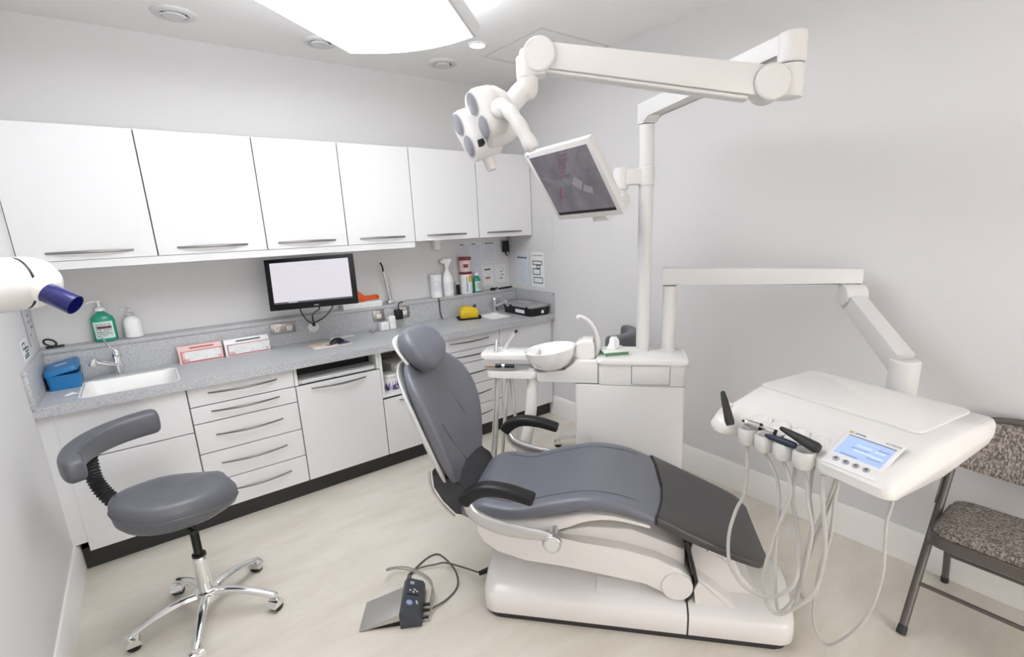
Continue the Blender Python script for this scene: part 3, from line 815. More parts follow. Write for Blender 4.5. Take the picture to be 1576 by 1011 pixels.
simple_lathe_part(t, 'can', [(0.049, 0), (0.051, 0.003), (0.051, 0.095)], mat('pink_can', (0.75, 0.6, 0.58), 0.45, bump=(20, 0.02)))
simple_lathe_part(t, 'lid', [(0.053, 0.095), (0.054, 0.098), (0.054, 0.118), (0.049, 0.121), (0, 0.122)], maroon)
wrap_label(t, 0.051, 1, 0.035, 0.065, maroon, -2.4, -1.6)
t = thing('green_bottle', 'small pale green bottle on the ledge right of the stacked cans', 'bottle', (2.775, -0.04, ZL), 0)
simple_lathe_part(t, 'bottle', [(0.034, 0), (0.036, 0.004), (0.036, 0.1), (0.03, 0.125), (0.016, 0.138), (0.016, 0.145)], green, sy=0.75)
simple_lathe_part(t, 'cap', [(0.018, 0.145), (0.018, 0.165), (0.014, 0.17), (0, 0.17)], whitep, seg=16)
wrap_label(t, 0.036, 0.75, 0.012, 0.095, lab)
t = thing('marker_pen', 'long black marker pen lying on the ledge in the right corner', 'pen', (3.06, -0.05, ZL + 0.008), 0.1)
Mb().cyl((-0.07, 0, 0), (0.05, 0, 0), 0.0075, seg=12).build('barrel', black, t)
Mb().cyl((0.05, 0, 0), (0.085, 0, 0), 0.008, 0.006, 12).build('cap', black, t)
t = thing('rubber_stopper', 'small round black stopper on the ledge left of the marker pen', 'stopper', (2.925, -0.055, ZL))
simple_lathe_part(t, 'body', [(0.02, 0), (0.024, 0.004), (0.022, 0.018), (0.012, 0.024), (0, 0.025)], black, seg=18)
simple_lathe_part(t, 'tip', [(0.008, 0), (0.006, 0.03), (0, 0.034)], black, c=(0.02, 0, 0.012), axis=(1, 0, 0.2), seg=10)
# black cable on upstand
tag(Mb().tube(smooth_path([(2.362, -0.1, 1.082), (2.366, -0.103, 1.04), (2.368, -0.097, 0.98), (2.375, -0.099, 0.93), (2.38, -0.11, 0.9045)], 5), 0.0045, 8).build('loose_cable', black), 'short black cable running down the upstand below the wipes tub', 'cable')

# yellow sharps box on a black tray
t = thing('black_tray', 'low black tray under the yellow sharps box', 'tray', (2.555, -0.235, ZW), -0.32)
o_ = rrect(0.19, 0.13, 0.015)
Mb().ringloft([[V((x * 0.95, y * 0.93, 0)) for x, y in o_], [V((x, y, 0.016)) for x, y in o_], [V((x * 0.97, y * 0.95, 0.016)) for x, y in o_], [V((x * 0.92, y * 0.9, 0.005)) for x, y in o_]]).build('tray', black, t)
Mb().box((0.09, -0.02, 0.02), (0.014, 0.04, 0.008), 0.002).build('tab', black, t)
t = thing('sharps_box', 'bright yellow sharps box with purple caps near the right sink', 'sharps box', (2.555, -0.235, ZW + 0.0055), -0.32)
yel = mat('sharps_yellow', (0.72, 0.52, 0.01), 0.4, bump=(20, 0.02))
Mb().box((0, 0, 0.035), (0.145, 0.09, 0.07), 0.008).build('box', yel, t)
Mb().prism([(-0.068, 0.068), (-0.06, 0.092), (-0.02, 0.1), (0.03, 0.092), (0.068, 0.078), (0.07, 0.068)], -0.04, 0.04, 'XZ', 0.004).build('lid', yel, t)
for (px, py) in ((0.048, -0.012), (0.06, 0.018)):
    Mb().lathe([(0.012, 0), (0.013, 0.003), (0.012, 0.022), (0, 0.024)], (px, py, 0.083), seg=14).build('cap', mat('purple_cap', (0.1, 0.06, 0.2), 0.4, bump=(20, 0.02)), t)
Mb().box((-0.01, -0.0462, 0.04), (0.09, 0.0012, 0.02)).build('print', print_mat('sharps_print', (0.72, 0.5, 0.02), (0.25, 0.16, 0.02), 4, 9, 0.5), t)
Mb().box((0.0735, 0.0, 0.03), (0.0012, 0.03, 0.015)).build('mark', charc, t)

# black storage crate with grey lid
t = thing('storage_crate', 'low black storage crate with a grey lid at the right end of the worktop', 'crate', (3.036, -0.385, ZW))
o_ = rrect(0.215, 0.4, 0.03)
Mb().ringloft([[V((x * 0.93, y * 0.96, 0)) for x, y in o_], [V((x * 0.97, y * 0.98, 0.055)) for x, y in o_], [V((x, y, 0.056)) for x, y in o_], [V((x, y, 0.068)) for x, y in o_]]).build('bin', black, t)
gl = mat('grey_lid', (0.3, 0.3, 0.31), 0.35, bump=(20, 0.02))
ld = Mb().ringloft([[V((x * 1.02, y * 1.01, 0.0685)) for x, y in o_], [V((x * 1.02, y * 1.01, 0.08)) for x, y in o_], [V((x * 0.96, y * 0.98, 0.084)) for x, y in o_], [V((x * 0.9, y * 0.94, 0.084)) for x, y in o_], [V((x * 0.88, y * 0.92, 0.092)) for x, y in o_]]).build('lid', gl, t)
Mb().box((0.0, 0.02, 0.0926), (0.05, 0.16, 0.0008)).build('lid_label', mat('lid_paper', (0.5, 0.5, 0.52), 0.6, bump=(20, 0.02)), ld)
Mb().box((-0.1045, -0.05, 0.034), (0.004, 0.12, 0.028)).build('label', paper, t)
Mb().box((0.02, -0.198, 0.03), (0.025, 0.0012, 0.025)).build('label', paper, t)
Mb().box((-0.107, 0.12, 0.066), (0.01, 0.04, 0.02), 0.002).build('latch', gl, t)
for yy in (-0.12, 0.1):
    Mb().box((-0.1085, yy - 0.03, 0.074), (0.006, 0.03, 0.012), 0.001).build('catch', black, t)

# tub and grey folded things in the niche
t = thing('wipes_bucket', 'white lidded tub with a purple patterned label inside the open niche', 'tub', (1.735, -0.49, 0.5447))
simple_lathe_part(t, 'tub', [(0.052, 0), (0.055, 0.004), (0.058, 0.1)], whitep)
simple_lathe_part(t, 'lid', [(0.061, 0.1), (0.062, 0.104), (0.062, 0.118), (0.056, 0.124), (0, 0.126)], mat('lid_cream', (0.7, 0.69, 0.65), 0.45, bump=(20, 0.02)))
wrap_label(t, 0.0565, 1, 0.012, 0.09, mat('purple_label', (0.06, 0.04, 0.16), 0.5, bump=(30, 0.02), var=(40, 0.06, (0.55, 0.5, 0.62))), -3.6, 0.3)
t = thing('carton_stack', 'pale grey carton behind the lidded tub in the open niche', 'carton', (1.85, -0.3, 0.5447), 0.2)
Mb().box((0, 0, 0.075), (0.15, 0.16, 0.15), 0.004).build('carton', mat('pale_carton', (0.55, 0.54, 0.5), 0.6, bump=(20, 0.03)), t)
Mb().box((0, 0, 0.1535), (0.13, 0.14, 0.006), 0.002).build('flap', paper, t)

# ---- notices on the walls
lil = (0.70, 0.70, 0.76)
def notice_b(x0, x1, z0, z1, label, m, extra=None):
    t = thing('wall_notice', label, 'notice', ((x0 + x1) / 2, YB, (z0 + z1) / 2))
    w_, h_ = x1 - x0, z1 - z0
    Mb().bx(-w_ / 2, w_ / 2, -0.0022, -0.0004, -h_ / 2, h_ / 2).build('sheet', m, t)
    if extra:
        for (a_, b_, c, d_, mm, nm) in extra:
            Mb().bx(-w_ / 2 + a_ * w_, -w_ / 2 + b_ * w_, -0.0032, -0.0023, -h_ / 2 + c * h_, -h_ / 2 + d_ * h_).build(nm, mm, t)
prA = print_mat('notice_text_grey', (0.70, 0.70, 0.74), (0.56, 0.56, 0.62), 16, 12, 0.6)
prB = print_mat('notice_text_lilac', (0.73, 0.74, 0.80), (0.56, 0.57, 0.68), 18, 12, 0.65)
prC = print_mat('notice_text_white', (0.78, 0.78, 0.80), (0.6, 0.6, 0.65), 14, 10, 0.45)
prD = print_mat('notice_text_blue', (0.70, 0.74, 0.80), (0.55, 0.6, 0.68), 20, 10, 0.5, 'YZ')
hdm = charc
notice_b(2.645, 2.755, 1.24, 1.5, 'grey printed notice on the back wall behind the stacked cans', prA, [(0.2, 0.55, 0.93, 0.96, hdm, 'heading')])
notice_b(2.765, 2.885, 1.20, 1.5, 'lilac printed notice, second from the left on the back wall', prB, [(0.15, 0.5, 0.94, 0.965, hdm, 'heading')])
notice_b(2.905, 3.03, 1.315, 1.5, 'printed notice, third along under the rightmost wall cabinet', prB, [(0.1, 0.85, 0.9, 0.94, hdm, 'heading')])
notice_b(2.885, 3.0, 1.12, 1.29, 'white notice with dark and red blocks on the back wall', prC, [(0.15, 0.7, 0.76, 0.84, hdm, 'dark_block'), (0.2, 0.65, 0.3, 0.42, mat('notice_red', (0.5, 0.2, 0.17), 0.6, bump=(20, 0.02)), 'red_block')])
notice_b(3.012, 3.13, 1.13, 1.29, 'white diagram sheet in the right corner of the back wall', prC, [(0.5, 0.7, 0.6, 0.64, hdm, 'mark'), (0.6, 0.8, 0.4, 0.44, hdm, 'mark'), (0.45, 0.7, 0.2, 0.25, hdm, 'mark'), (0.7, 0.8, 0.75, 0.78, hdm, 'mark')])
def notice_r(y0, y1, z0, z1, label, m, xs_=W, sg=-1):
    t = thing('wall_notice', label, 'notice', (xs_, (y0 + y1) / 2, (z0 + z1) / 2))
    h_, w_ = z1 - z0, abs(y1 - y0)
    Mb().bx(sg * 0.0022, sg * 0.0004, -w_ / 2, w_ / 2, -h_ / 2, h_ / 2).build('sheet', m, t)
    return t, w_, h_
dg = mat('chart_dark_green', (0.06, 0.12, 0.12), 0.6, bump=(20, 0.02))
t, w_, h_ = notice_r(-0.262, -0.095, 1.11, 1.405, 'pale blue tabulated notice on the right wall above the crate', prD)
Mb().bx(-0.0032, -0.0023, -w_ * 0.45, w_ * 0.4, h_ * 0.3, h_ * 0.34).build('header_bar', dg, t)
def chart(t, sg, boxes, w_, h_):
    for (a_, b_, c, d_) in boxes:
        mb = Mb()
        y0, y1, z0, z1 = a_ * w_ - w_ / 2, b_ * w_ - w_ / 2, c * h_ - h_ / 2, d_ * h_ - h_ / 2
        th = 0.0075
        for (p, q, r_, s_) in ((y0, y1, z0, z0 + th), (y0, y1, z1 - th, z1), (y0, y0 + th, z0 + th, z1 - th), (y1 - th, y1, z0 + th, z1 - th)):
            mb.bx(sg * 0.0023, sg * 0.0032, p, q, r_, s_)
        mb.build('chart_frame', dg, t)
t, w_, h_ = notice_r(-0.488, -0.315, 1.11, 1.41, 'white flow chart with dark green frames on the right wall', paper)
chart(t, -1, [(0.15, 0.9, 0.62, 0.74), (0.3, 0.6, 0.52, 0.62), (0.3, 0.9, 0.34, 0.52), (0.12, 0.85, 0.1, 0.28)], w_, h_)
Mb().bx(-0.0032, -0.0023, -w_ * 0.4, w_ * 0.4, h_ * 0.38, h_ * 0.395).build('heading', charc, t)
t, w_, h_ = notice_r(-0.6, -0.43, 1.43, 1.7, 'clear plastic pocket with a faint sheet on the right wall', print_mat('pocket_sheet', (0.68, 0.675, 0.68), (0.56, 0.56, 0.57), 12, 6, 0.35, 'YZ'))
Mb().bx(-0.0042, -0.0024, -w_ / 2 - 0.012, w_ / 2 + 0.012, -h_ / 2 - 0.012, -h_ / 2 + 0.004).build('pocket_edge', wall_m, t)
t, w_, h_ = notice_r(-0.46, -0.3, 1.095, 1.19, 'small flow chart with dark green frames low on the left wall', paper, 0.0, 1)
chart(t, 1, [(0.1, 0.55, 0.55, 0.9), (0.4, 0.9, 0.35, 0.6), (0.15, 0.8, 0.1, 0.3)], w_, h_)
t, w_, h_ = notice_r(-0.24, -0.02, 1.13, 1.42, 'printed list on the left wall in the corner behind the x-ray head', print_mat('left_list', (0.66, 0.66, 0.68), (0.25, 0.25, 0.28), 9, 4, 0.45, 'YZ'), 0.0, 1)
Mb().bx(0.0023, 0.0032, -w_ / 2 - 0.002, -w_ / 2 + 0.004, -h_ / 2, h_ / 2).build('dark_edge', charc, t)
# power adapter hanging below the cabinet
t = thing('power_adapter', 'black power adapter with a looped lead hanging under the right cabinet', 'adapter', (3.11, -0.02, 1.45))
Mb().box((0, 0, 0.0), (0.055, 0.035, 0.1), 0.006).build('adapter', black, t)
Mb().cyl((0, 0, -0.05), (0, 0, -0.072), 0.009, 0.006, 12).build('strain_relief', black, t)
Mb().tube(smooth_path([(0, 0, -0.07), (0.015, -0.002, -0.085), (0.034, 0, -0.05), (0.036, 0.002, 0.02), (0.02, 0.005, 0.0965)], 6), 0.003, 7).build('lead', black, t)
t = thing('sensor_box', 'small white sensor box fixed under the cabinets above the spray bottle', 'sensor', (2.41, -0.05, 1.5466))
Mb().prism([(-0.03, 0), (0.025, 0), (0.02, -0.08), (-0.025, -0.085)], -0.02, 0.02, 'XZ', 0.004).build('case', whitep, t)
Mb().box((-0.003, 0, -0.086), (0.02, 0.02, 0.006), 0.001).build('window', alu, t)
# ================================================================== DENTAL CHAIR  (x along the chair, y to its far side)
CO = V((1.59190, -1.97524, 0))
CA = V((0.65502, -0.75561, 0))
CN = V((0.75561, 0.65502, 0))
CROT = math.atan2(CA.y, CA.x)
CM = Matrix.Translation(CO) @ Matrix.Rotation(CROT, 4, 'Z')
def cw(s, t, z):
    return CM @ V((s, t, z))
chair = thing('dental_chair', 'reclined dental chair with slate grey upholstery on a white enamel base', 'dental chair', CO, CROT)

def sect(w_, zt, zb, dip=0.0, n=36, e=4.5):
    """superellipse ring in (y, z)"""
    pts = []
    zc, hh = (zt + zb) / 2, (zt - zb) / 2
    for k in range(n):
        a_ = 2 * PI * k / n
        c, s_ = math.cos(a_), math.sin(a_)
        y = w_ * math.copysign(abs(c) ** (2 / e), c)
        z = zc + hh * math.copysign(abs(s_) ** (2 / e), s_)
        if s_ > 0:
            z -= dip * (1 - min(1, (y / w_) ** 2)) * min(1, s_ * 1.5)
        pts.append((y, z))
    return pts
def interp(tab, x):
    """Catmull-Rom through the rows of a table keyed by its first column"""
    n = len(tab)
    if x <= tab[0][0]:
        return list(tab[0][1:])
    if x >= tab[-1][0]:
        return list(tab[-1][1:])
    i = max(k for k in range(n - 1) if tab[k][0] <= x)
    h = tab[i + 1][0] - tab[i][0]
    u = (x - tab[i][0]) / h
    out = []
    for j in range(1, len(tab[0])):
        def slope(k):
            if k == 0:
                return (tab[1][j] - tab[0][j]) / (tab[1][0] - tab[0][0])
            if k == n - 1:
                return (tab[-1][j] - tab[-2][j]) / (tab[-1][0] - tab[-2][0])
            return (tab[k + 1][j] - tab[k - 1][j]) / (tab[k + 1][0] - tab[k - 1][0])
        p, q = tab[i][j], tab[i + 1][j]
        m0, m1 = slope(i) * h, slope(i + 1) * h
        out.append((2 * u ** 3 - 3 * u ** 2 + 1) * p + (u ** 3 - 2 * u ** 2 + u) * m0 + (3 * u ** 2 - 2 * u ** 3) * q + (u ** 3 - u ** 2) * m1)
    return out

# ---- base: two enamel halves over a black sole
def base_ring(s, k, kz=1.0):
    """one cross-section of the base loaf"""
    y = [(-0.245, 0.028), (-0.252, 0.06), (-0.25, 0.105), (-0.236, 0.125), (-0.19, 0.142), (-0.13, 0.168), (-0.05, 0.185)]
    pts = [(a_ * k, 0.028 + (z - 0.028) * kz) for a_, z in y]
    pts += [(-a_, z) for a_, z in reversed(pts)]
    return [V((s, a_, z)) for a_, z in pts]
def base_half(name, s0, s1, round0, round1):
    R = 0.07
    def end(k):          # k 0 = inner, 1 = outermost
        return (0.25 - R * (1 - math.sqrt(max(0.0, 1 - k * k)))) / 0.25, 1.0 - 0.12 * k * k
    rings = []
    if round0:
        rings += [base_ring(s0 + R * q / 6, *end(1 - q / 6)) for q in range(6)]
    a0, a1 = (s0 + R if round0 else s0), (s1 - R if round1 else s1)
    rings += [base_ring(a0 + (a1 - a0) * q / 8, 1) for q in range(9)]
    if round1:
        rings += [base_ring(s1 - R + R * q / 6, *end(q / 6)) for q in range(1, 7)]
    return Mb().ringloft(rings).build(name, beige, chair, ang=50)
base_half('base_shell', -0.012, 0.842, True, False)
base_half('base_shell', 0.849, 1.256, False, True)
Mb().bx(0.8421, 0.8489, -0.244, 0.244, 0.02, 0.12).build('base_joint', seam_m, chair)
Mb().prism([(x + 0.622, y) for x, y in rrect(1.225, 0.475, 0.06)], 0.0, 0.0279, 'XY', 0.004).build('base_sole', mat('black_sole', (0.03, 0.027, 0.028), 0.6, bump=(90, 0.06)), chair)

# ---- lift arm and pivot
arm = [(-0.03, 0.45), (0.09, 0.43), (0.208, 0.405), (0.337, 0.378), (0.435, 0.376), (0.588, 0.362), (0.72, 0.332), (0.81, 0.295), (0.855, 0.255), (0.868, 0.215), (0.85, 0.165), (0.805, 0.145), (0.76, 0.16), (0.735, 0.2), (0.676, 0.212), (0.532, 0.232), (0.335, 0.258), (0.182, 0.268), (0.06, 0.292), (0.0, 0.335), (-0.03, 0.39)]
la = Mb().prism(arm, -0.2, 0.2, 'XZ', 0.012, 3).build('lift_arm', beige, chair, ang=30)
Mb().cyl((0.803, -0.207, 0.213), (0.803, 0.207, 0.213), 0.062, seg=36, bev=0.004).build('pivot_cover', beige, la)
# carrier between arm and seat (in the shade below the seat)
car = [(0.3, 0.37), (0.36, 0.4), (0.447, 0.42), (0.62, 0.425), (0.835, 0.35), (0.84, 0.25), (0.5, 0.3), (0.3, 0.3)]
Mb().prism(car, -0.15, 0.15, 'XZ', 0.01, 2).build('carrier', beige, chair)
# cowl on the foot end of the base
Mb().prism([(0.868, 0.1), (0.882, 0.2), (0.876, 0.262), (0.89, 0.258), (0.934, 0.226), (1.0, 0.174), (1.06, 0.108), (1.07, 0.1)], -0.198, 0.198, 'XZ', 0.012, 3).build('cowl', beige, chair, ang=30)
Mb().prism([(0.86, 0.12), (0.872, 0.3), (0.85, 0.43), (0.87, 0.438), (0.985, 0.388), (1.0, 0.33), (1.06, 0.24), (1.17, 0.12)], -0.14, 0.14, 'XZ', 0.02, 3).build('tower', beige, chair, ang=30)
seam = [(0.824, 0.415), (0.842, 0.42), (0.862, 0.33), (0.885, 0.243), (0.868, 0.175), (0.845, 0.14), (0.838, 0.14), (0.858, 0.18), (0.872, 0.24), (0.85, 0.32)]
Mb().prism(seam, -0.1975, 0.1975, 'XZ').build('gaiter', seam_m, chair)
Mb().box((0, 0, 0), (0.185, 0.075, 0.004), 0.0015, 1, frame((0.57, -0.165, 0.1545), (1, 0, 0), (0, 0.918, 0.397))).build('service_flap', beige, chair)

# ---- seat
seat_tab = [  # s, half width, top, bottom, dip
    (-0.085, 0.20, 0.505, 0.445, 0.0), (-0.05, 0.225, 0.54, 0.447, 0.004), (0.02, 0.25, 0.560, 0.475, 0.012), (0.15, 0.26, 0.553, 0.483, 0.018),
    (0.31, 0.262, 0.596, 0.518, 0.016), (0.45, 0.263, 0.624, 0.55, 0.012), (0.59, 0.263, 0.61, 0.541, 0.008), (0.70, 0.263, 0.565, 0.512, 0.004)]
rings = []
rings.append([V((-0.1, y * 0.8, 0.475 + (z - 0.475) * 0.35)) for y, z in sect(0.19, 0.5, 0.448)])
N = 26
def bulge(y, s):      # the joint to the footrest is bowed towards the feet
    return s + 0.035 * max(0, (s - 0.5) / 0.2) * (1 - (y / 0.265) ** 2)
for k in range(N + 1):
    s = -0.085 + (0.70 + 0.085) * k / N
    w_, zt, zb, dp = interp(seat_tab, s)
    rings.append([V((bulge(y, s), y, z - 0.4 * (bulge(y, s) - s))) for y, z in sect(w_, zt, zb, dp)])
w_, zt, zb, dp = seat_tab[-1][1:]
rings.append([V((bulge(y, 0.707), y * 0.985, -0.4 * (bulge(y, 0.7) - 0.7) + (zt + zb) / 2 + (z - (zt + zb) / 2) * 0.85)) for y, z in sect(w_, zt, zb, dp)])
seat = Mb().ringloft(rings).build('seat', leather, chair, ang=60)
# raised seam lines on the cushion
for sg in (-1, 1):
    pts = []
    for k in range(15):
        s = 0.03 + 0.62 * k / 14
        w2, zt, zb, dp = interp(seat_tab, s)
        y = sg * 0.2
        pts.append((s, y, zt - dp * (1 - (y / w2) ** 2) - 0.0005 - 0.006 * (abs(y) / w2) ** 8))
    Mb().tube(pts, 0.0022, 6).build('stitching', leather, seat)
# gasket between seat and footrest
w_, zt, zb, dp = seat_tab[-1][1:]
Mb().ringloft([[V((bulge(y, s), y, z + 0.002 - 0.4 * (bulge(y, s) - s))) for y, z in sect(0.264, zt, zb, dp)] for s in (0.7075, 0.7135)]).build('gasket', seam_m, chair)
# white under-shell of the seat
sh_tab = [(-0.04, 0.19, 0.452, 0.43), (0.1, 0.225, 0.475, 0.43), (0.24, 0.235, 0.492, 0.425), (0.34, 0.24, 0.518, 0.44), (0.44, 0.242, 0.542, 0.49), (0.55, 0.243, 0.542, 0.512), (0.69, 0.243, 0.512, 0.49)]
rings = []
for k in range(17):
    s = -0.04 + 0.73 * k / 16
    w_, zt, zb = interp(sh_tab, s)
    rings.append([V((s, y, z)) for y, z in sect(w_, zt, zb, 0, 28, 5)])
Mb().ringloft(rings).build('seat_shell', beige, chair, ang=50)
# ---- footrest
ft = [(0.715, 0.264, 0.565, 0.513), (0.86, 0.266, 0.497, 0.446), (1.0, 0.262, 0.432, 0.392), (1.085, 0.25, 0.394, 0.36), (1.118, 0.225, 0.378, 0.352), (1.135, 0.18, 0.368, 0.35)]
rings = []
for k in range(20):
    s = 0.715 + 0.42 * k / 19
    for i in range(len(ft) - 1):
        if ft[i][0] <= s <= ft[i + 1][0] + 1e-6:
            u = (s - ft[i][0]) / (ft[i + 1][0] - ft[i][0])
            w_, zt, zb = [ft[i][j] + (ft[i + 1][j] - ft[i][j]) * u for j in (1, 2, 3)]
            break
    q_ = max(0, 1 - (s - 0.715) / 0.15)
    rings.append([V((s + q_ * (bulge(y, 0.7135) - 0.7135), y, z - 0.42 * q_ * (bulge(y, 0.7135) - 0.7135))) for y, z in sect(w_, zt, zb, 0.004, 36, 7)])
foot = Mb().ringloft(rings).build('footrest', darkpad, chair, ang=50)
Mb().prism([(0.73, 0.51), (0.97, 0.4), (0.99, 0.38), (0.95, 0.385), (0.73, 0.48)], -0.2, 0.2, 'XZ', 0.006).build('footrest_shell', beige, foot)
Mb().cyl((0.91, -0.215, 0.405), (0.97, -0.215, 0.38), 0.008, seg=10).build('release_bar', alu, foot)

# ---- backrest
BU = V((-0.335, 0, 0.942)).normalized()       # up along the backrest
BF = V((0.942, 0, 0.335)).normalized()        # forward, out of the cushion
BP = V((-0.155, 0, 0.535))
btab = [(-0.03, 0.09), (0.0, 0.135), (0.05, 0.185), (0.13, 0.225), (0.24, 0.262), (0.34, 0.275), (0.43, 0.265), (0.5, 0.235), (0.55, 0.19), (0.578, 0.14), (0.59, 0.09)]
def back_ring(v, k, thick, off, curl=0.075, edge=1.0):
    w_ = interp(btab, v)[0] * k
    pts = []
    n = 40
    lump = 0.012 * math.sin(PI * min(max(v / 0.55, 0), 1) * 1.0)
    for j in range(n):
        a_ = 2 * PI * j / n
        c, s_ = math.cos(a_), math.sin(a_)
        y = w_ * math.copysign(abs(c) ** (2 / 4.0), c)
        f = thick / 2 * math.copysign(abs(s_) ** (2 / 3.2), s_)
        f += off + curl * (y / 0.275) ** 2 + (lump if s_ > 0 else 0)
        pts.append(BP + BU * v + BF * f + V((0, y, 0)))
    return pts
vs_list = [-0.03, -0.02, 0.0, 0.025, 0.05, 0.09, 0.13, 0.18, 0.24, 0.29, 0.34, 0.385, 0.43, 0.465, 0.5, 0.525, 0.55, 0.566, 0.578, 0.586, 0.59]
def th(v, T):
    return T * min(1, max(0.25, math.sin(PI * (v + 0.045) / 0.655) ** 0.4))
Mb().ringloft([back_ring(v, 1, th(v, 0.07), 0.03) for v in vs_list]).build('backrest', leather, chair, ang=60)
back = chair.children[-1]
Mb().ringloft([back_ring(v, 0.97, th(v, 0.024), -0.014) for v in vs_list]).build('backrest_shell', mat('silver_grey_shell', (0.6, 0.6, 0.6), 0.35, bump=(20, 0.01)), chair, ang=60)
def on_back(y, v, eps=0.0008):
    tk = th(v, 0.07)
    w_ = interp(btab, v)[0]
    c = min(1, abs(y) / w_)
    s_ = math.sqrt(max(0, 1 - c ** 4))
    f = tk / 2 * s_ ** (2 / 3.2) + 0.03 + 0.075 * (y / 0.275) ** 2 + 0.012 * math.sin(PI * min(max(v / 0.55, 0), 1)) + eps
    return BP + BU * v + BF * f + V((0, y, 0))
for pts in ([(0.03, 0.585 - 0.03), (0.055, 0.5), (0.075, 0.4), (0.1, 0.3), (0.115, 0.235)], [(-0.15, 0.3), (-0.09, 0.2), (-0.03, 0.11), (0.03, 0.02)]):
    Mb().tube(smooth_path([on_back(y, v, 0.0004) for y, v in pts], 5), 0.0022, 6).build('stitching', thread, back)
# hinge block between backrest and seat
hg = [(-0.215, 0.64), (-0.212, 0.57), (-0.175, 0.505), (-0.12, 0.447), (-0.02, 0.44), (-0.03, 0.5), (-0.075, 0.56), (-0.1, 0.61)]
Mb().prism(hg, -0.185, 0.185, 'XZ', 0.015, 2).build('hinge_cover', mat('hinge_black', (0.03, 0.03, 0.035), 0.45, bump=(90, 0.05)), chair)
for sg in (-1, 1):
    Mb().tube(smooth_path([(-0.222, sg * 0.186, 0.65), (-0.217, sg * 0.188, 0.57), (-0.178, sg * 0.19, 0.503), (-0.122, sg * 0.19, 0.443)], 5), 0.006, 8).build('hinge_trim', alu, chair)
# ---- headrest
hc = BP + BU * 0.612 + BF * 0.07
HU = (BU * 0.96 - BF * 0.28).normalized()
HF = (BF * 0.96 + BU * 0.28).normalized()
HO = V((0, 0.0, 0))
def head_ring(v, k, T, off):
    w_ = 0.145 * k * math.sqrt(max(0.02, 1 - abs(v / 0.108) ** 2.6))
    pts = []
    for j in range(36):
        a_ = 2 * PI * j / 36
        c, s_ = math.cos(a_), math.sin(a_)
        y = w_ * math.copysign(abs(c) ** 0.6, c)
        tt = T * math.sqrt(max(0.05, 1 - abs(v / 0.108) ** 3))
        f = tt / 2 * math.copysign(abs(s_) ** 0.7, s_) + off + 0.03 * (y / 0.145) ** 2
        pts.append(hc + HO + HU * v + HF * f + V((0, y, 0)))
    return pts
hv = [-0.107, -0.103, -0.094, -0.078, -0.05, -0.02, 0.02, 0.05, 0.078, 0.094, 0.103, 0.107]
head = Mb().ringloft([head_ring(v, 1, 0.1, 0) for v in hv]).build('headrest', leather, chair, ang=60)
Mb().ringloft([head_ring(v, 0.93, 0.024, -0.05) for v in hv]).build('headrest_shell', gloss2, head, ang=60)
for sg in (-1, 1):
    Mb().tube(smooth_path([hc + HO - HF * 0.06 + V((0, sg * 0.03, 0)), hc - HF * 0.12 - HU * 0.02 + V((0, sg * 0.03, 0)), BP + BU * 0.55 - BF * 0.01 + V((0, sg * 0.035, 0)), BP + BU * 0.42 - BF * 0.02 + V((0, sg * 0.035, 0))], 5), 0.011, 10, flat=1.6).build('headrest_bracket', alu, head)
Mb().cyl(hc + HO - HF * 0.11 - HU * 0.01 + V((0, -0.06, 0)), hc + HO - HF * 0.11 - HU * 0.01 + V((0, 0.06, 0)), 0.017, seg=16, bev=0.003).build('headrest_joint', mat('joint_grey', (0.35, 0.35, 0.35), 0.4, bump=(30, 0.02)), head)

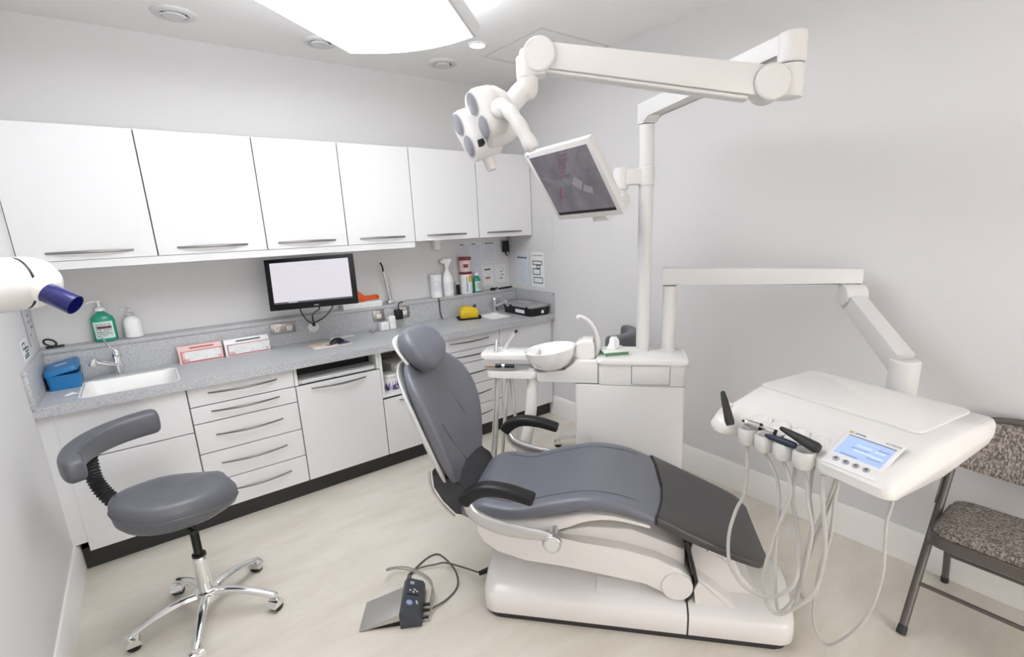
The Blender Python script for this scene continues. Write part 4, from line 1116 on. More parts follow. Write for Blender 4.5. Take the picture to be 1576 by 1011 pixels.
# ---- armrests
for sg in (-1, 1):
    y = 0.335 * sg
    pad = smooth_path([(-0.022, y, 0.613), (0.0, y, 0.638), (0.04, y, 0.664), (0.09, y, 0.675), (0.165, y, 0.668), (0.225, y, 0.652), (0.258, y, 0.642)], 5)
    n = len(pad)
    rad = [0.03 * (0.75 + 0.25 * math.sin(PI * min(1, k / 6 * 0.5))) for k in range(n)]
    pm = Mb()
    rings = []
    for i, p in enumerate(pad):
        tg = (pad[min(i + 1, n - 1)] - pad[max(i - 1, 0)]).normalized()
        nz = tg.cross(V((0, 1, 0))).normalized()
        if nz.z < 0:
            nz = -nz
        e_ = 1.0
        if i < 2 or i > n - 3:
            e_ = 0.72 if i in (0, n - 1) else 0.93
        hgt = (0.03 - 0.011 * i / n) * e_
        rings.append([p + V((0, 0.031 * e_ * math.copysign(abs(math.cos(a_)) ** 0.55, math.cos(a_)), 0)) + nz * hgt * math.copysign(abs(math.sin(a_)) ** 0.6, math.sin(a_)) for a_ in [2 * PI * q / 20 for q in range(20)]])
    ar = pm.ringloft(rings).build('armrest', black, chair, ang=50)
    br = smooth_path([(-0.005, y, 0.605), (0.012, y, 0.565), (0.06, y, 0.532), (0.14, y, 0.507), (0.23, y, 0.496), (0.3, y, 0.492), (0.318, y, 0.486)], 5)
    rings = []
    n = len(br)
    for i, p in enumerate(br):
        tg = (br[min(i + 1, n - 1)] - br[max(i - 1, 0)]).normalized()
        nz = tg.cross(V((0, 1, 0))).normalized()
        if nz.z < 0:
            nz = -nz
        hgt = 0.017 + 0.013 * math.sin(PI * min(1, i / n * 1.15)) ** 1.0
        rings.append([p + V((0, 0.013 * math.cos(a_), 0)) + nz * hgt * math.sin(a_) for a_ in [2 * PI * q / 16 for q in range(16)]])
    Mb().ringloft(rings).build('armrest_bracket', alu, ar, ang=60)
    Mb().cyl((0.322, y - 0.016, 0.462), (0.322, y + 0.016, 0.462), 0.036, seg=28, bev=0.004).build('bracket_ring', alu, ar)
    Mb().cyl((0.322, y - 0.0185, 0.462), (0.322, y + 0.0185, 0.462), 0.028, seg=28, bev=0.003).build('bracket_cap', gloss2, ar)
    Mb().cyl((0.322, sg * 0.23, 0.462), (0.322, y - sg * 0.018, 0.462), 0.012, seg=14).build('bracket_shaft', alu, ar)
Mb().lathe([(0.004, 0), (0.004, 0.001), (0, 0.0012)], (0.245, -0.335, 0.6655), (0.25, 0, 1), 10).build('armrest_screw', alu, chair)
for sg in (-1, 1):
    Mb().cyl((0.285, sg * 0.2, 0.418), (0.285, sg * 0.262, 0.418), 0.024, 0.021, 20, 0.004).build('side_knob', gloss2, chair)

# ================================================================== FOOT CONTROL
pr_ = -0.545
t = thing('foot_control', 'foot control with a steel pedal plate and dark body on the floor', 'foot pedal', (0.955, -1.863, 0), pr_)
Mb().prism([(0.0, 0.001), (0.0, 0.006), (0.165, 0.062), (0.18, 0.062), (0.18, 0.03), (0.165, 0.03)], 0.0, 0.165, 'XZ', 0.001).build('pedal_plate', mat('pedal_steel', (0.5, 0.49, 0.47), 0.38, 0.85, bump=(200, 0.04)), t)
Mb().prism([(0.01, 0.0), (0.01, 0.0035), (0.17, 0.028), (0.17, 0.0)], 0.008, 0.157, 'XZ').build('pedal_underside', black, t)
slate = mat('pedal_slate', (0.045, 0.05, 0.062), 0.45, bump=(100, 0.05))
body = Mb().prism([(0.1715, 0.0), (0.1715, 0.07), (0.185, 0.088), (0.255, 0.06), (0.262, 0.045), (0.262, 0.0)], -0.014, 0.2, 'XZ', 0.006, 2).build('control_body', slate, t)
sl = math.atan2(0.028, 0.07)
def on_top(u, y):
    return Matrix.Translation((0.185 + u * 0.07, y, 0.088 - u * 0.028 + 0.0006)) @ Matrix.Rotation(sl, 4, 'Y')
Mb().box((0, 0, 0.001), (0.055, 0.004, 0.003)).xf(on_top(0.5, 0.095)).build('divider_rib', black, body)
Mb().lathe([(0.014, 0), (0.014, 0.003), (0.011, 0.0045), (0, 0.005)], seg=20).xf(on_top(0.35, 0.045)).build('blue_button', mat('pedal_blue', (0.25, 0.33, 0.6), 0.4, bump=(30, 0.02)), body)
Mb().lathe([(0.01, 0), (0.01, 0.003), (0, 0.004)], seg=16).xf(on_top(0.35, 0.165)).build('grey_button', mat('pedal_grey', (0.35, 0.37, 0.42), 0.4, bump=(30, 0.02)), body)
for (u, y) in ((0.3, 0.12), (0.55, 0.128), (0.5, 0.112), (0.7, 0.12), (0.75, 0.06), (0.8, 0.05)):
    Mb().box((0, 0, 0.0005), (0.007, 0.007, 0.001)).xf(on_top(u, y)).build('symbol', whitep, body)
TMp = TM[t]
for y in (0.015, 0.055, 0.09):
    Mb().cyl((0.262, y, 0.022), (0.29, y, 0.02), 0.008, 0.006, 12).build('cable_gland', black, t)
def pl(x, y, z=0.0045):
    return V((x, y, z))
cab = mat('pedal_cable_dark', (0.1, 0.085, 0.075), 0.5, bump=(100, 0.05))
e0 = [TMp @ V((0.288, y, 0.02)) for y in (0.015, 0.055, 0.09)]
c1_ = [e0[1], pl(1.33, -1.945, 0.006), pl(1.41, -1.9), pl(1.455, -1.8), pl(1.46, -1.68), pl(1.44, -1.625), pl(1.37, -1.63), pl(1.27, -1.69, 0.006), TMp @ V((0.21, 0.212, 0.01)), TMp @ V((0.2, 0.195, 0.02))]
Mb().tube(smooth_path(c1_, 8), 0.0042, 8).build('cable', cab, t, world=True)
c2_ = [TMp @ V((0.215, 0.196, 0.025)), pl(1.255, -1.695, 0.014), pl(1.32, -1.68, 0.015), pl(1.39, -1.71, 0.018), pl(1.44, -1.76, 0.03), cw(-0.075, -0.04, 0.048)]
Mb().tube(smooth_path(c2_, 8), 0.0042, 8).build('cable', cab, t, world=True)
c3_ = [e0[0], pl(1.275, -1.925, 0.03), pl(1.29, -1.86, 0.07), pl(1.25, -1.79, 0.1), pl(1.2, -1.72, 0.1), pl(1.17, -1.66, 0.07), pl(1.2, -1.615, 0.04), pl(1.27, -1.65, 0.03), pl(1.315, -1.75, 0.025), pl(1.315, -1.83, 0.02), e0[2]]
Mb().tube(smooth_path(c3_, 8), 0.0036, 8).build('cable', mat('pedal_cable_grey', (0.3, 0.28, 0.26), 0.5, bump=(100, 0.05)), t, world=True)
Mb().cyl(cw(-0.082, -0.045, 0.048), cw(-0.013, -0.01, 0.062), 0.0105, 0.015, 12).build('cable_sleeve', black, t, world=True)
# ================================================================== TREATMENT UNIT (frame of the chair)
unit = thing('treatment_unit', 'white treatment unit cabinet with spittoon bowl behind the dental chair', 'treatment unit', cw(0.61, 0.6, 0), CROT)
UM = Matrix.Rotation(CROT, 4, 'Z')
def U(mb, name, m, parent=unit, **k):
    """part given in the chair frame"""
    return mb.xf(CM).build(name, m, parent, world=True, **k)
U(Mb().prism([(x + 0.608, y + 0.595) for x, y in rrect(0.553, 0.272, 0.025)], 0.012, 0.832, 'XY', 0.004), 'cabinet', gloss)
U(Mb().prism([(x + 0.608, y + 0.595) for x, y in rrect(0.52, 0.24, 0.02)], 0.0, 0.012, 'XY'), 'foot', black)
U(Mb().prism([(x + 0.668, y + 0.595) for x, y in rrect(0.433, 0.272, 0.025)], 0.8345, 0.943, 'XY', 0.003), 'upper_section', gloss)
U(Mb().bx(0.618, 0.808, 0.4568, 0.4592, 0.8415, 0.9425), 'drawer_gap', mat('gap_grey', (0.3, 0.29, 0.28), 0.6, bump=(20, 0.02)))
dw = U(Mb().bx(0.621, 0.805, 0.4545, 0.4592, 0.848, 0.94, 0.002), 'drawer', gloss)
U(Mb().bx(0.621, 0.805, 0.4525, 0.4585, 0.8445, 0.8475, 0.001), 'drawer_lip', gloss2, dw)
U(Mb().prism([(x + 0.668, y + 0.597) for x, y in rrect(0.455, 0.296, 0.03)], 0.9435, 0.966, 'XY', 0.008, 3), 'lid', gloss)
# bracket carrying bowl
U(Mb().prism([(0.13, 0.855), (0.14, 0.838), (0.45, 0.838), (0.45, 0.955), (0.335, 0.955), (0.28, 0.9), (0.13, 0.893)], 0.468, 0.64, 'XZ', 0.006, 2), 'bowl_bracket', gloss)
# bowl
br_ = []
for r, h in ((0.03, 0.895), (0.07, 0.897), (0.105, 0.92), (0.128, 0.962), (0.137, 0.998), (0.139, 1.004), (0.134, 1.006), (0.128, 0.998), (0.115, 0.962), (0.09, 0.935), (0.05, 0.922), (0.018, 0.918), (0.0, 0.917)):
    br_.append((r, h))
BT = Matrix.Translation((0.2, 0.53, 0.98)) @ Matrix.Rotation(-0.13, 4, 'Y') @ Matrix.Translation((-0.2, -0.53, -0.98))
bowl = U(Mb().lathe(br_, (0.2, 0.53, 0.003), seg=40).xf(BT), 'spittoon_bowl', mat('bowl_ceramic', (0.86, 0.85, 0.84), 0.15, coat=0.5, bump=(4, 0.005)))
U(Mb().lathe([(0.016, 0), (0.016, 0.003), (0, 0.004)], (0.2, 0.53, 0.9205), seg=16).xf(BT), 'bowl_drain', steel, bowl)
# pedestal of bowl with rinse spouts
U(Mb().prism([(0.325, 0.94), (0.345, 0.965), (0.352, 1.015), (0.33, 1.03), (0.34, 1.043), (0.375, 1.058), (0.42, 1.054), (0.43, 1.03), (0.432, 0.956)], 0.51, 0.62, 'XZ', 0.012, 3), 'spittoon_pedestal', gloss)
U(Mb().tube(smooth_path([(0.43, 0.56, 0.955), (0.445, 0.56, 1.0), (0.445, 0.56, 1.06), (0.425, 0.56, 1.115), (0.39, 0.56, 1.155), (0.352, 0.56, 1.172), (0.338, 0.56, 1.162)], 6), [0.0125] * 13 + [0.0105] * 12 + [0.0095] * 12, 12), 'cup_filler', gloss2)
U(Mb().lathe([(0.032, 0), (0.034, 0.003), (0.034, 0.012), (0.028, 0.016), (0, 0.016)], (0.452, 0.6, 0.9535), seg=24), 'cup_base', gloss2)
# assistant element: two stacked trays
U(Mb().prism([(x - 0.025, y + 0.56) for x, y in rrect(0.3, 0.18, 0.03)], 0.955, 0.98, 'XY', 0.006, 2), 'assistant_tray', gloss)
U(Mb().prism([(x - 0.005, y + 0.545) for x, y in rrect(0.28, 0.15, 0.03)], 0.852, 0.89, 'XY', 0.007, 2), 'assistant_holder', gloss)
U(Mb().cyl((0.11, 0.55, 0.89), (0.11, 0.55, 0.955), 0.025, seg=18), 'assistant_post', gloss)
U(Mb().tube(smooth_path([(0.1, 0.53, 0.9), (0.095, 0.52, 0.8), (0.085, 0.505, 0.65), (0.06, 0.48, 0.5), (0.03, 0.44, 0.3), (0.02, 0.42, 0.0)], 6), [0.03] * 7 + [0.032] * 24, 18), 'support_pipe', gloss)
for (px, py, a_, ln) in ((-0.1, 0.52, 0.05, 0.09), (-0.075, 0.6, 0.5, 0.12)):
    U(Mb().tube([(px, py, 0.97), (px + 0.02 * a_, py + 0.01, 0.99), (px + ln * a_, py + 0.02, 0.98 + ln * 0.75)], [0.011, 0.011, 0.007 if a_ < 0.2 else 0.012], 12), 'suction_tip', alu)
U(Mb().cyl((-0.01, 0.622, 1.07), (0.002, 0.622, 1.08), 0.007, seg=10), 'suction_cap', black)
for (x0_, x1_, m_, nm) in ((-0.09, -0.055, black, 'hand_piece'), (-0.055, -0.04, chrome, 'hand_piece_ring'), (-0.04, -0.02, black, 'hand_piece'), (-0.15, -0.09, mat('tip_tan', (0.35, 0.28, 0.22), 0.5, bump=(30, 0.02)), 'hand_piece_tip'), (-0.02, 0.01, black, 'hand_piece')):
    U(Mb().cyl((x0_, 0.475, 0.92), (x1_, 0.475, 0.92), 0.011 if m_ is not chrome else 0.012, 0.011 if x0_ > -0.1 else 0.011, 12), nm, m_)
for i, (a_, b_) in enumerate((((-0.085, 0.5, 0.858), (-0.12, 0.45, 0.25)), ((-0.1, 0.52, 0.858), (-0.16, 0.5, 0.2)), ((-0.03, 0.5, 0.858), (-0.09, 0.43, 0.18)), ((-0.02, 0.52, 0.858), (0.03, 0.46, 0.2)))):
    a_, b_ = V(a_), V(b_)
    m_ = a_.lerp(b_, 0.5) + V((0.0, 0, 0.03))
    low = b_ + V((0.05 if i < 2 else 0.03, 0.05, -0.12 + 0.02 * i))
    U(Mb().tube(smooth_path([a_, m_, b_, low, V((0.2, 0.56, 0.12 + 0.03 * i)), V((0.334, 0.56, 0.25 + 0.04 * i))], 6), 0.0095 if i != 1 else 0.007, 10), 'suction_hose', hose_m)
# green tissue box on the unit
t = thing('tissue_box', 'white and green tissue box with a tissue pulled up on the unit top', 'tissue box', cw(0.525, 0.585, 0.9662), CROT + 0.35)
tg_ = mat('tissue_green', (0.08, 0.2, 0.1), 0.5, bump=(30, 0.02))
Mb().box((0, 0, 0.014), (0.13, 0.115, 0.028), 0.002).build('carton', mat('tissue_pale', (0.68, 0.72, 0.67), 0.55, bump=(30, 0.02)), t)
for (c, d_) in (((0, -0.058, 0.014), (0.126, 0.0012, 0.016)), ((-0.0655, 0, 0.014), (0.0012, 0.11, 0.012))):
    Mb().box(c, d_).build('green_band', tg_, t)
mb = Mb()
rings = []
for k in range(6):
    z = 0.0285 + 0.012 * k
    rr = [0.03, 0.027, 0.025, 0.024, 0.022, 0.018][k]
    rings.append([V((rr * math.cos(a_) * (1 + 0.35 * math.sin(3 * a_ + k * 0.6)), 0.55 * rr * math.sin(a_) * (1 + 0.3 * math.cos(4 * a_)), z + (0.006 * math.sin(5 * a_) if k == 5 else 0))) for a_ in [2 * PI * q / 24 for q in range(24)]])
mb.ringloft(rings, False, True).build('tissue', paper, t)

# ================================================================== OPERATING LAMP
c1 = V((2.548, -2.045, 0.966))
lamp = thing('operating_lamp', 'white operating lamp on a tall column with a jointed overhead arm', 'operating lamp', c1)
def Lp(mb, name, m, parent=lamp, **k):
    return mb.build(name, m, parent, world=True, **k)
Lp(Mb().lathe([(0.043, 0), (0.043, 0.004), (0.036, 0.007), (0.036, 1.128)], c1, seg=28), 'column', gloss2)
Lp(Mb().lathe([(0.0365, 1.132), (0.0365, 1.17), (0.0, 1.17)], c1, seg=28), 'column_collar', gloss2)
J = V((2.217, -2.877, 0))
top = V((c1.x, c1.y, 0))
dv = (J - top).normalized()
pv = V((-dv.y, dv.x, 0))
BMx = frame((top.x, top.y, 2.14), dv, pv)
ln = (J - top).length
poly = [(-0.038, -0.04), (-0.038, 0.052), (ln - 0.02, 0.06), (ln - 0.02, -0.005), (0.06, -0.012), (0.036, -0.04)]
Lp(Mb().prism(poly, -0.036, 0.036, 'XZ', 0.006, 2, M=BMx), 'boom', gloss2)
Lp(Mb().cyl((J.x, J.y, 2.112), (J.x, J.y, 2.2), 0.042, seg=26, bev=0.004), 'boom_joint', gloss2)
E = V((1.616, -2.328, 2.165))
Jb = V((J.x, J.y, 2.055))
Lp(Mb().cyl((J.x, J.y, 2.012), (J.x, J.y, 2.109), 0.041, seg=26, bev=0.004), 'arm_joint', gloss2)
ad = (E - Jb)
ah = V((ad.x, ad.y, 0)).normalized()
al = V((-ah.y, ah.x, 0))
kn = Jb + ah * 0.066
Lp(Mb().box((0, 0, 0), (0.1, 0.075, 0.08), 0.012, 2, M=frame(Jb + ah * 0.05, ah, al)), 'arm_knuckle', gloss2)
Lp(Mb().cyl(kn - al * 0.046, kn + al * 0.046, 0.054, seg=32, bev=0.005), 'knuckle_disc', gloss2)
Ek = E - ah * 0.022 + V((0, 0, 0.008))
sp = (Ek - kn)
L_ = sp.length
SM = frame(kn, sp, al)
# tapered beam with a lower lip
Lp(Mb().prism([(0, -0.042), (0, 0.05), (L_, 0.04), (L_, -0.036)], -0.032, 0.032, 'XZ', 0.007, 2, M=SM), 'spring_arm', gloss2)
Lp(Mb().prism([(0.06, -0.055), (0.06, -0.043), (L_ - 0.02, -0.037), (L_ - 0.02, -0.047)], -0.026, 0.026, 'XZ', 0.003, 1, M=SM), 'arm_cover', gloss2)
Lp(Mb().cyl(Ek - al * 0.043, Ek + al * 0.043, 0.052, seg=32, bev=0.005), 'knuckle_disc', gloss2)
Lp(Mb().box((0, 0, 0), (0.085, 0.07, 0.085), 0.014, 2, M=frame(E + V((0, 0, -0.01)), ah, al)), 'arm_knuckle', gloss2)
Lp(Mb().cyl(E + ah * 0.02 + V((0, 0, -0.055)), E + ah * 0.02 + V((0, 0, 0.01)), 0.036, seg=24, bev=0.003), 'swivel', gloss2)
# head, facing down over the patient
R_, U_, F_ = V((0.7826, -0.6216, -0.0338)), V((0.1752, 0.1679, 0.9701)), V((0.5974, 0.7651, -0.2403))     # a frame turned across the room
ND = (-F_ * 0.37 + (-R_ * 0.885 - U_ * 0.465) * 0.93).normalized()
A1 = (R_ * 0.465 - U_ * 0.885)
A1 = (A1 - ND * A1.dot(ND)).normalized()
A2 = ND.cross(A1).normalized()
Sw = E + ah * 0.02
hcn = V((1.498, -2.267, 1.999))
Lp(Mb().tube(smooth_path([Sw + V((0, 0, -0.05)), Sw + V((0, 0, -0.085)), V((1.583, -2.309, 2.074)), V((1.549, -2.294, 2.038)), hcn], 8), [0.034] * 16 + [0.033] * 8 + [0.034] * 9, 20), 'neck', gloss2)
HM = frame(hcn, A1, A2)      # local z = A1×A2
if (HM.to_3x3() @ V((0, 0, 1))).dot(ND) < 0:
    HM = frame(hcn, A1, -A2)
# main dome (local z is the beam)
prof = [(0.0, -0.075), (0.04, -0.07), (0.07, -0.055), (0.09, -0.03), (0.097, 0.0), (0.096, 0.04), (0.09, 0.062), (0.08, 0.066), (0, 0.066)]
hd = Lp(Mb().lathe(prof, seg=36, sx=1.02, sy=0.72).xf(HM), 'lamp_head', gloss2)
# forward module with its pair of lenses
def module(cx, cy, z0, z1, sx, sy):
    o_ = rrect(sx, sy, min(sx, sy) * 0.46, 7)
    return Mb().ringloft([[V((cx + x * k, cy + y * k, z)) for x, y in o_] for (k, z) in ((0.8, z0), (0.97, z0 + 0.012), (1.0, (z0 + z1) / 2), (0.99, z1 - 0.008), (0.95, z1 - 0.002), (0.88, z1))]).xf(HM)
lens = mat('lamp_lens_grey', (0.19, 0.185, 0.22), 0.12, coat=0.5, bump=(90, 0.06))
bez = mat('lens_bezel', (0.6, 0.6, 0.62), 0.3, 0.6, bump=(30, 0.02))
YS = 1 if (HM.to_3x3() @ V((0, 1, 0))).dot(F_) > 0 else -1     # +y away from the viewer
m1 = Lp(module(0.012, YS * 0.055, 0.0, 0.106, 0.17, 0.115), 'lens_module', gloss2, hd)
m2 = Lp(module(0.004, -YS * 0.04, 0.0, 0.075, 0.16, 0.1), 'lens_module', gloss2, hd)
for (mo, cy, zf) in ((m1, YS * 0.055, 0.106), (m2, -YS * 0.04, 0.075)):
    for cx in (-0.036, 0.045):
        Lp(Mb().lathe([(0.037, -0.002), (0.037, 0.002), (0.034, 0.003)], (cx, cy, zf), seg=26).xf(HM), 'lens_ring', bez, mo)
        Lp(Mb().lathe([(0.034, 0.0), (0.033, 0.004), (0.02, 0.006), (0, 0.0065)], (cx, cy, zf), seg=26).xf(HM), 'lens', lens, mo)
Lp(Mb().box((0.07, 0.006 * YS, 0.09), (0.018, 0.026, 0.02), 0.003).xf(HM), 'sensor', black, hd)
# two handles
Lp(Mb().tube(smooth_path([V((1.453, -2.362, 2.001)), V((1.455, -2.392, 1.992)), V((1.464, -2.422, 1.960)), V((1.478, -2.449, 1.911)), V((1.491, -2.472, 1.869))], 5), [0.02, 0.022, 0.023, 0.023, 0.022] * 4 + [0.016], 18), 'handle', gloss2, hd)
Lp(Mb().lathe([(0.027, -0.012), (0.03, -0.006), (0.03, 0.008), (0.024, 0.014), (0, 0.016)], V((1.451, -2.368, 1.997)), -F_, 24), 'handle_boss', gloss2, hd)
Lp(Mb().tube(smooth_path([V((1.472, -2.220, 1.916)), V((1.491, -2.220, 1.879)), V((1.502, -2.231, 1.833))], 5), [0.02] * 9 + [0.0185, 0.015], 16), 'handle', gloss2, hd)

# ================================================================== CHAIRSIDE MONITOR
mc = V((2.035, -2.052, 1.81))
X_ = V((-0.03, -0.999, 0.03))
Y_ = V((-0.553, 0.036, 0.832))
pm = thing('patient_monitor', 'white framed tilted monitor hanging on the lamp column', 'monitor', mc)
PM = frame((0, 0, 0), X_, Y_)
PW, PH = 0.425, 0.352
Mb().box((0, 0, -0.018), (PW, PH, 0.03), 0.006, 2).xf(PM).build('bezel', gloss2, pm)
Mb().prism([(x, y) for x, y in rrect(PW * 0.9, PH * 0.9, 0.05)], -0.058, -0.0335, 'XY', 0.012, 2).xf(PM).build('back_cover', gloss2, pm)
def aerial_mat():
    m = bpy.data.materials.new('screen_photo_print')
    m.use_nodes = True
    nt = m.node_tree
    b = nt.nodes['Principled BSDF']
    tc = nt.nodes.new('ShaderNodeTexCoord')
    mp = nt.nodes.new('ShaderNodeMapping')
    mp.inputs['Rotation'].default_value = (0.3, 0.2, 0.6)
    nt.links.new(tc.outputs['Object'], mp.inputs['Vector'])
    vo = nt.nodes.new('ShaderNodeTexNoise')
    vo.inputs['Scale'].default_value = 14
    vo.inputs['Detail'].default_value = 5
    nt.links.new(mp.outputs[0], vo.inputs['Vector'])
    r = nt.nodes.new('ShaderNodeValToRGB')
    r.color_ramp.elements[0].position = 0.35
    r.color_ramp.elements[1].position = 0.7
    r.color_ramp.elements[0].color = (0.105, 0.098, 0.115, 1)
    r.color_ramp.elements[1].color = (0.155, 0.145, 0.165, 1)
    nt.links.new(vo.outputs['Fac'], r.inputs['Fac'])
    nt.links.new(r.outputs['Color'], b.inputs['Base Color'])
    b.inputs['Roughness'].default_value = 0.2
    nt.links.new(r.outputs['Color'], b.inputs['Emission Color'])
    b.inputs['Emission Strength'].default_value = 0.25
    return m
ps = Mb().box((0, 0.002, -0.0026), (0.376, 0.301, 0.0012)).xf(PM).build('screen', aerial_mat(), pm)
Mb().box((0, -0.141, -0.0018), (0.376, 0.014, 0.0008)).xf(PM).build('task_bar', black, ps)
def scr_poly(pts, m, nm):
    Mb().prism(pts, -0.00195, -0.0016, 'XY').xf(PM).build(nm, m, ps)
def smat(nm, c):
    return mat(nm, c, 0.25, emit=(c, 0.25), bump=(60, 0.05), var=(30, 0.2, tuple(q * 0.8 for q in c)))
sg1, sg2, sr = smat('photo_roof_pale', (0.23, 0.22, 0.24)), smat('photo_road', (0.16, 0.155, 0.175)), smat('photo_red', (0.17, 0.075, 0.095))
scr_poly([(-0.05, 0.02), (-0.02, -0.01), (0.13, 0.145), (0.09, 0.148)], sg2, 'photo_road')
scr_poly([(-0.188, 0.06), (-0.188, 0.05), (-0.06, -0.005), (-0.04, 0.012)], sg2, 'photo_road')
scr_poly([(0.0, 0.0), (0.04, -0.035), (0.07, 0.0), (0.035, 0.03)], sg1, 'photo_building')
scr_poly([(0.05, -0.04), (0.1, -0.06), (0.11, -0.03), (0.07, -0.01)], sg1, 'photo_building')
scr_poly([(-0.015, 0.03), (0.005, 0.02), (0.03, 0.05), (0.012, 0.06)], sg1, 'photo_building')
for k in range(6):
    scr_poly([(-0.06 + 0.012 * k, 0.035 + 0.018 * k), (-0.005 + 0.012 * k, 0.04 + 0.018 * k), (-0.002 + 0.012 * k, 0.046 + 0.018 * k), (-0.057 + 0.012 * k, 0.041 + 0.018 * k)], sr, 'photo_red_roof')
for k in range(3):
    scr_poly([(-0.13 + 0.015 * k, -0.07 + 0.01 * k), (-0.12 + 0.015 * k, -0.075 + 0.01 * k), (-0.085 + 0.015 * k, -0.02 + 0.01 * k), (-0.095 + 0.015 * k, -0.015 + 0.01 * k)], sr if k < 2 else sg2, 'photo_red_roof')
Mb().box((-PW / 2 + 0.022, PH / 2 - 0.014, -0.0028), (0.014, 0.008, 0.0008)).xf(PM).build('maker_badge', alu, pm)
Mb().prism([(-0.055, -0.035), (0.055, -0.035), (0.04, -0.005), (-0.04, -0.005)], -0.045, -0.01, 'XY', 0.008, 2).xf(PM @ Matrix.Translation((0.04, -PH / 2 - 0.0, -0.01))).build('lower_grip', gloss2, pm)
# clamp on the column and swivel
cz = 1.855
Mb().cyl(V((c1.x, c1.y, cz - 0.045)) - mc, V((c1.x, c1.y, cz + 0.045)) - mc, 0.041, seg=26, bev=0.004).build('column_clamp', gloss2, pm)
ld_ = -R_.copy(); ld_.z = 0; ld_.normalize()
CB = V((c1.x, c1.y, cz))
toM = (V((2.26, -2.03, cz)) - CB); toM.z = 0; toM.normalize()
sidev = V((-toM.y, toM.x, 0))
Mb().box((0, 0, 0), (0.11, 0.06, 0.075), 0.008, 2, M=frame(CB + ld_ * 0.075 - mc, ld_, V((-ld_.y, ld_.x, 0)))).build('bracket', gloss2, pm)
hp = CB + ld_ * 0.125
Mb().cyl(hp + V((0, 0, -0.06)) - mc, hp + V((0, 0, 0.045)) - mc, 0.036, seg=26, bev=0.005).build('swivel', gloss2, pm)
bk = PM @ V((0.03, 0.0, -0.06)) 
Mb().tube(smooth_path([hp + V((0, 0, -0.05)) - mc, hp + V((-0.02, 0, -0.12)) - mc, hp + V((-0.06, 0.0, -0.15)) - mc, bk + V((0.12, 0, -0.03)), bk], 6), 0.028, 16).build('tilt_arm', gloss2, pm)
Mb().cyl(hp + V((-0.02, -0.05, -0.11)) - mc, hp + V((-0.02, 0.05, -0.11)) - mc, 0.034, seg=22, bev=0.004).build('tilt_joint', gloss2, pm)

# ================================================================== DELIVERY UNIT (arm, tray head, screen, hoses)
c2 = V((2.639, -2.139, 0.966))
du = thing('delivery_unit', 'white dental delivery unit head with a blue screen on a swing arm', 'delivery unit', c2)
def D(mb, name, m, parent=du, **k):
    return mb.build(name, m, parent, world=True, **k)
D(Mb().lathe([(0.043, 0), (0.043, 0.004), (0.037, 0.007), (0.035, 0.345)], c2, seg=28), 'column', gloss2)
B1 = V((3.03, -2.835, 0))
c2f = V((c2.x, c2.y, 0))
dv = (B1 - c2f).normalized()
pv = V((-dv.y, dv.x, 0))
ln = (B1 - c2f).length
D(Mb().prism([(-0.036, -0.045), (-0.036, 0.042), (ln + 0.045, 0.042), (ln + 0.045, -0.03), (0.06, -0.035), (0.036, -0.045)], -0.035, 0.035, 'XZ', 0.007, 2, M=frame((c2.x, c2.y, 1.362), dv, pv)), 'boom', gloss2)
D(Mb().cyl((B1.x, B1.y, 1.245), (B1.x, B1.y, 1.335), 0.042, seg=26, bev=0.004), 'boom_joint', gloss2)
PV = V((2.722, -3.163, 0.99))
S0 = V((B1.x, B1.y, 1.285))
S1_ = PV + V((0, 0, 0.075))
sp = S1_ - S0
sh_ = V((sp.x, sp.y, 0)).normalized()
sl_ = V((-sh_.y, sh_.x, 0))
D(Mb().cyl(S0 + sh_ * 0.035 - sl_ * 0.046, S0 + sh_ * 0.035 + sl_ * 0.046, 0.05, seg=28, bev=0.005), 'knuckle_disc', gloss2)
D(Mb().prism([(0.02, -0.045), (0.02, 0.04), (sp.length - 0.02, 0.05), (sp.length - 0.03, -0.04)], -0.036, 0.036, 'XZ', 0.008, 2, M=frame(S0, sp, sl_)), 'spring_arm', gloss2)
D(Mb().cyl(PV + V((0, 0, -0.12)), PV + V((0, 0, 0.11)), 0.05, seg=28, bev=0.006), 'lower_joint', gloss2)
# tray head: local x along its width, y back, z up
T0 = V((2.684, -2.854, 0))
EW = V((-0.174, -0.985, 0)).normalized()
TMx = Matrix.Translation(T0) @ Matrix.Rotation(math.atan2(EW.y, EW.x), 4, 'Z')
def T(mb, name, m, parent=du, **k):
    return mb.xf(TMx).build(name, m, parent, world=True, **k)
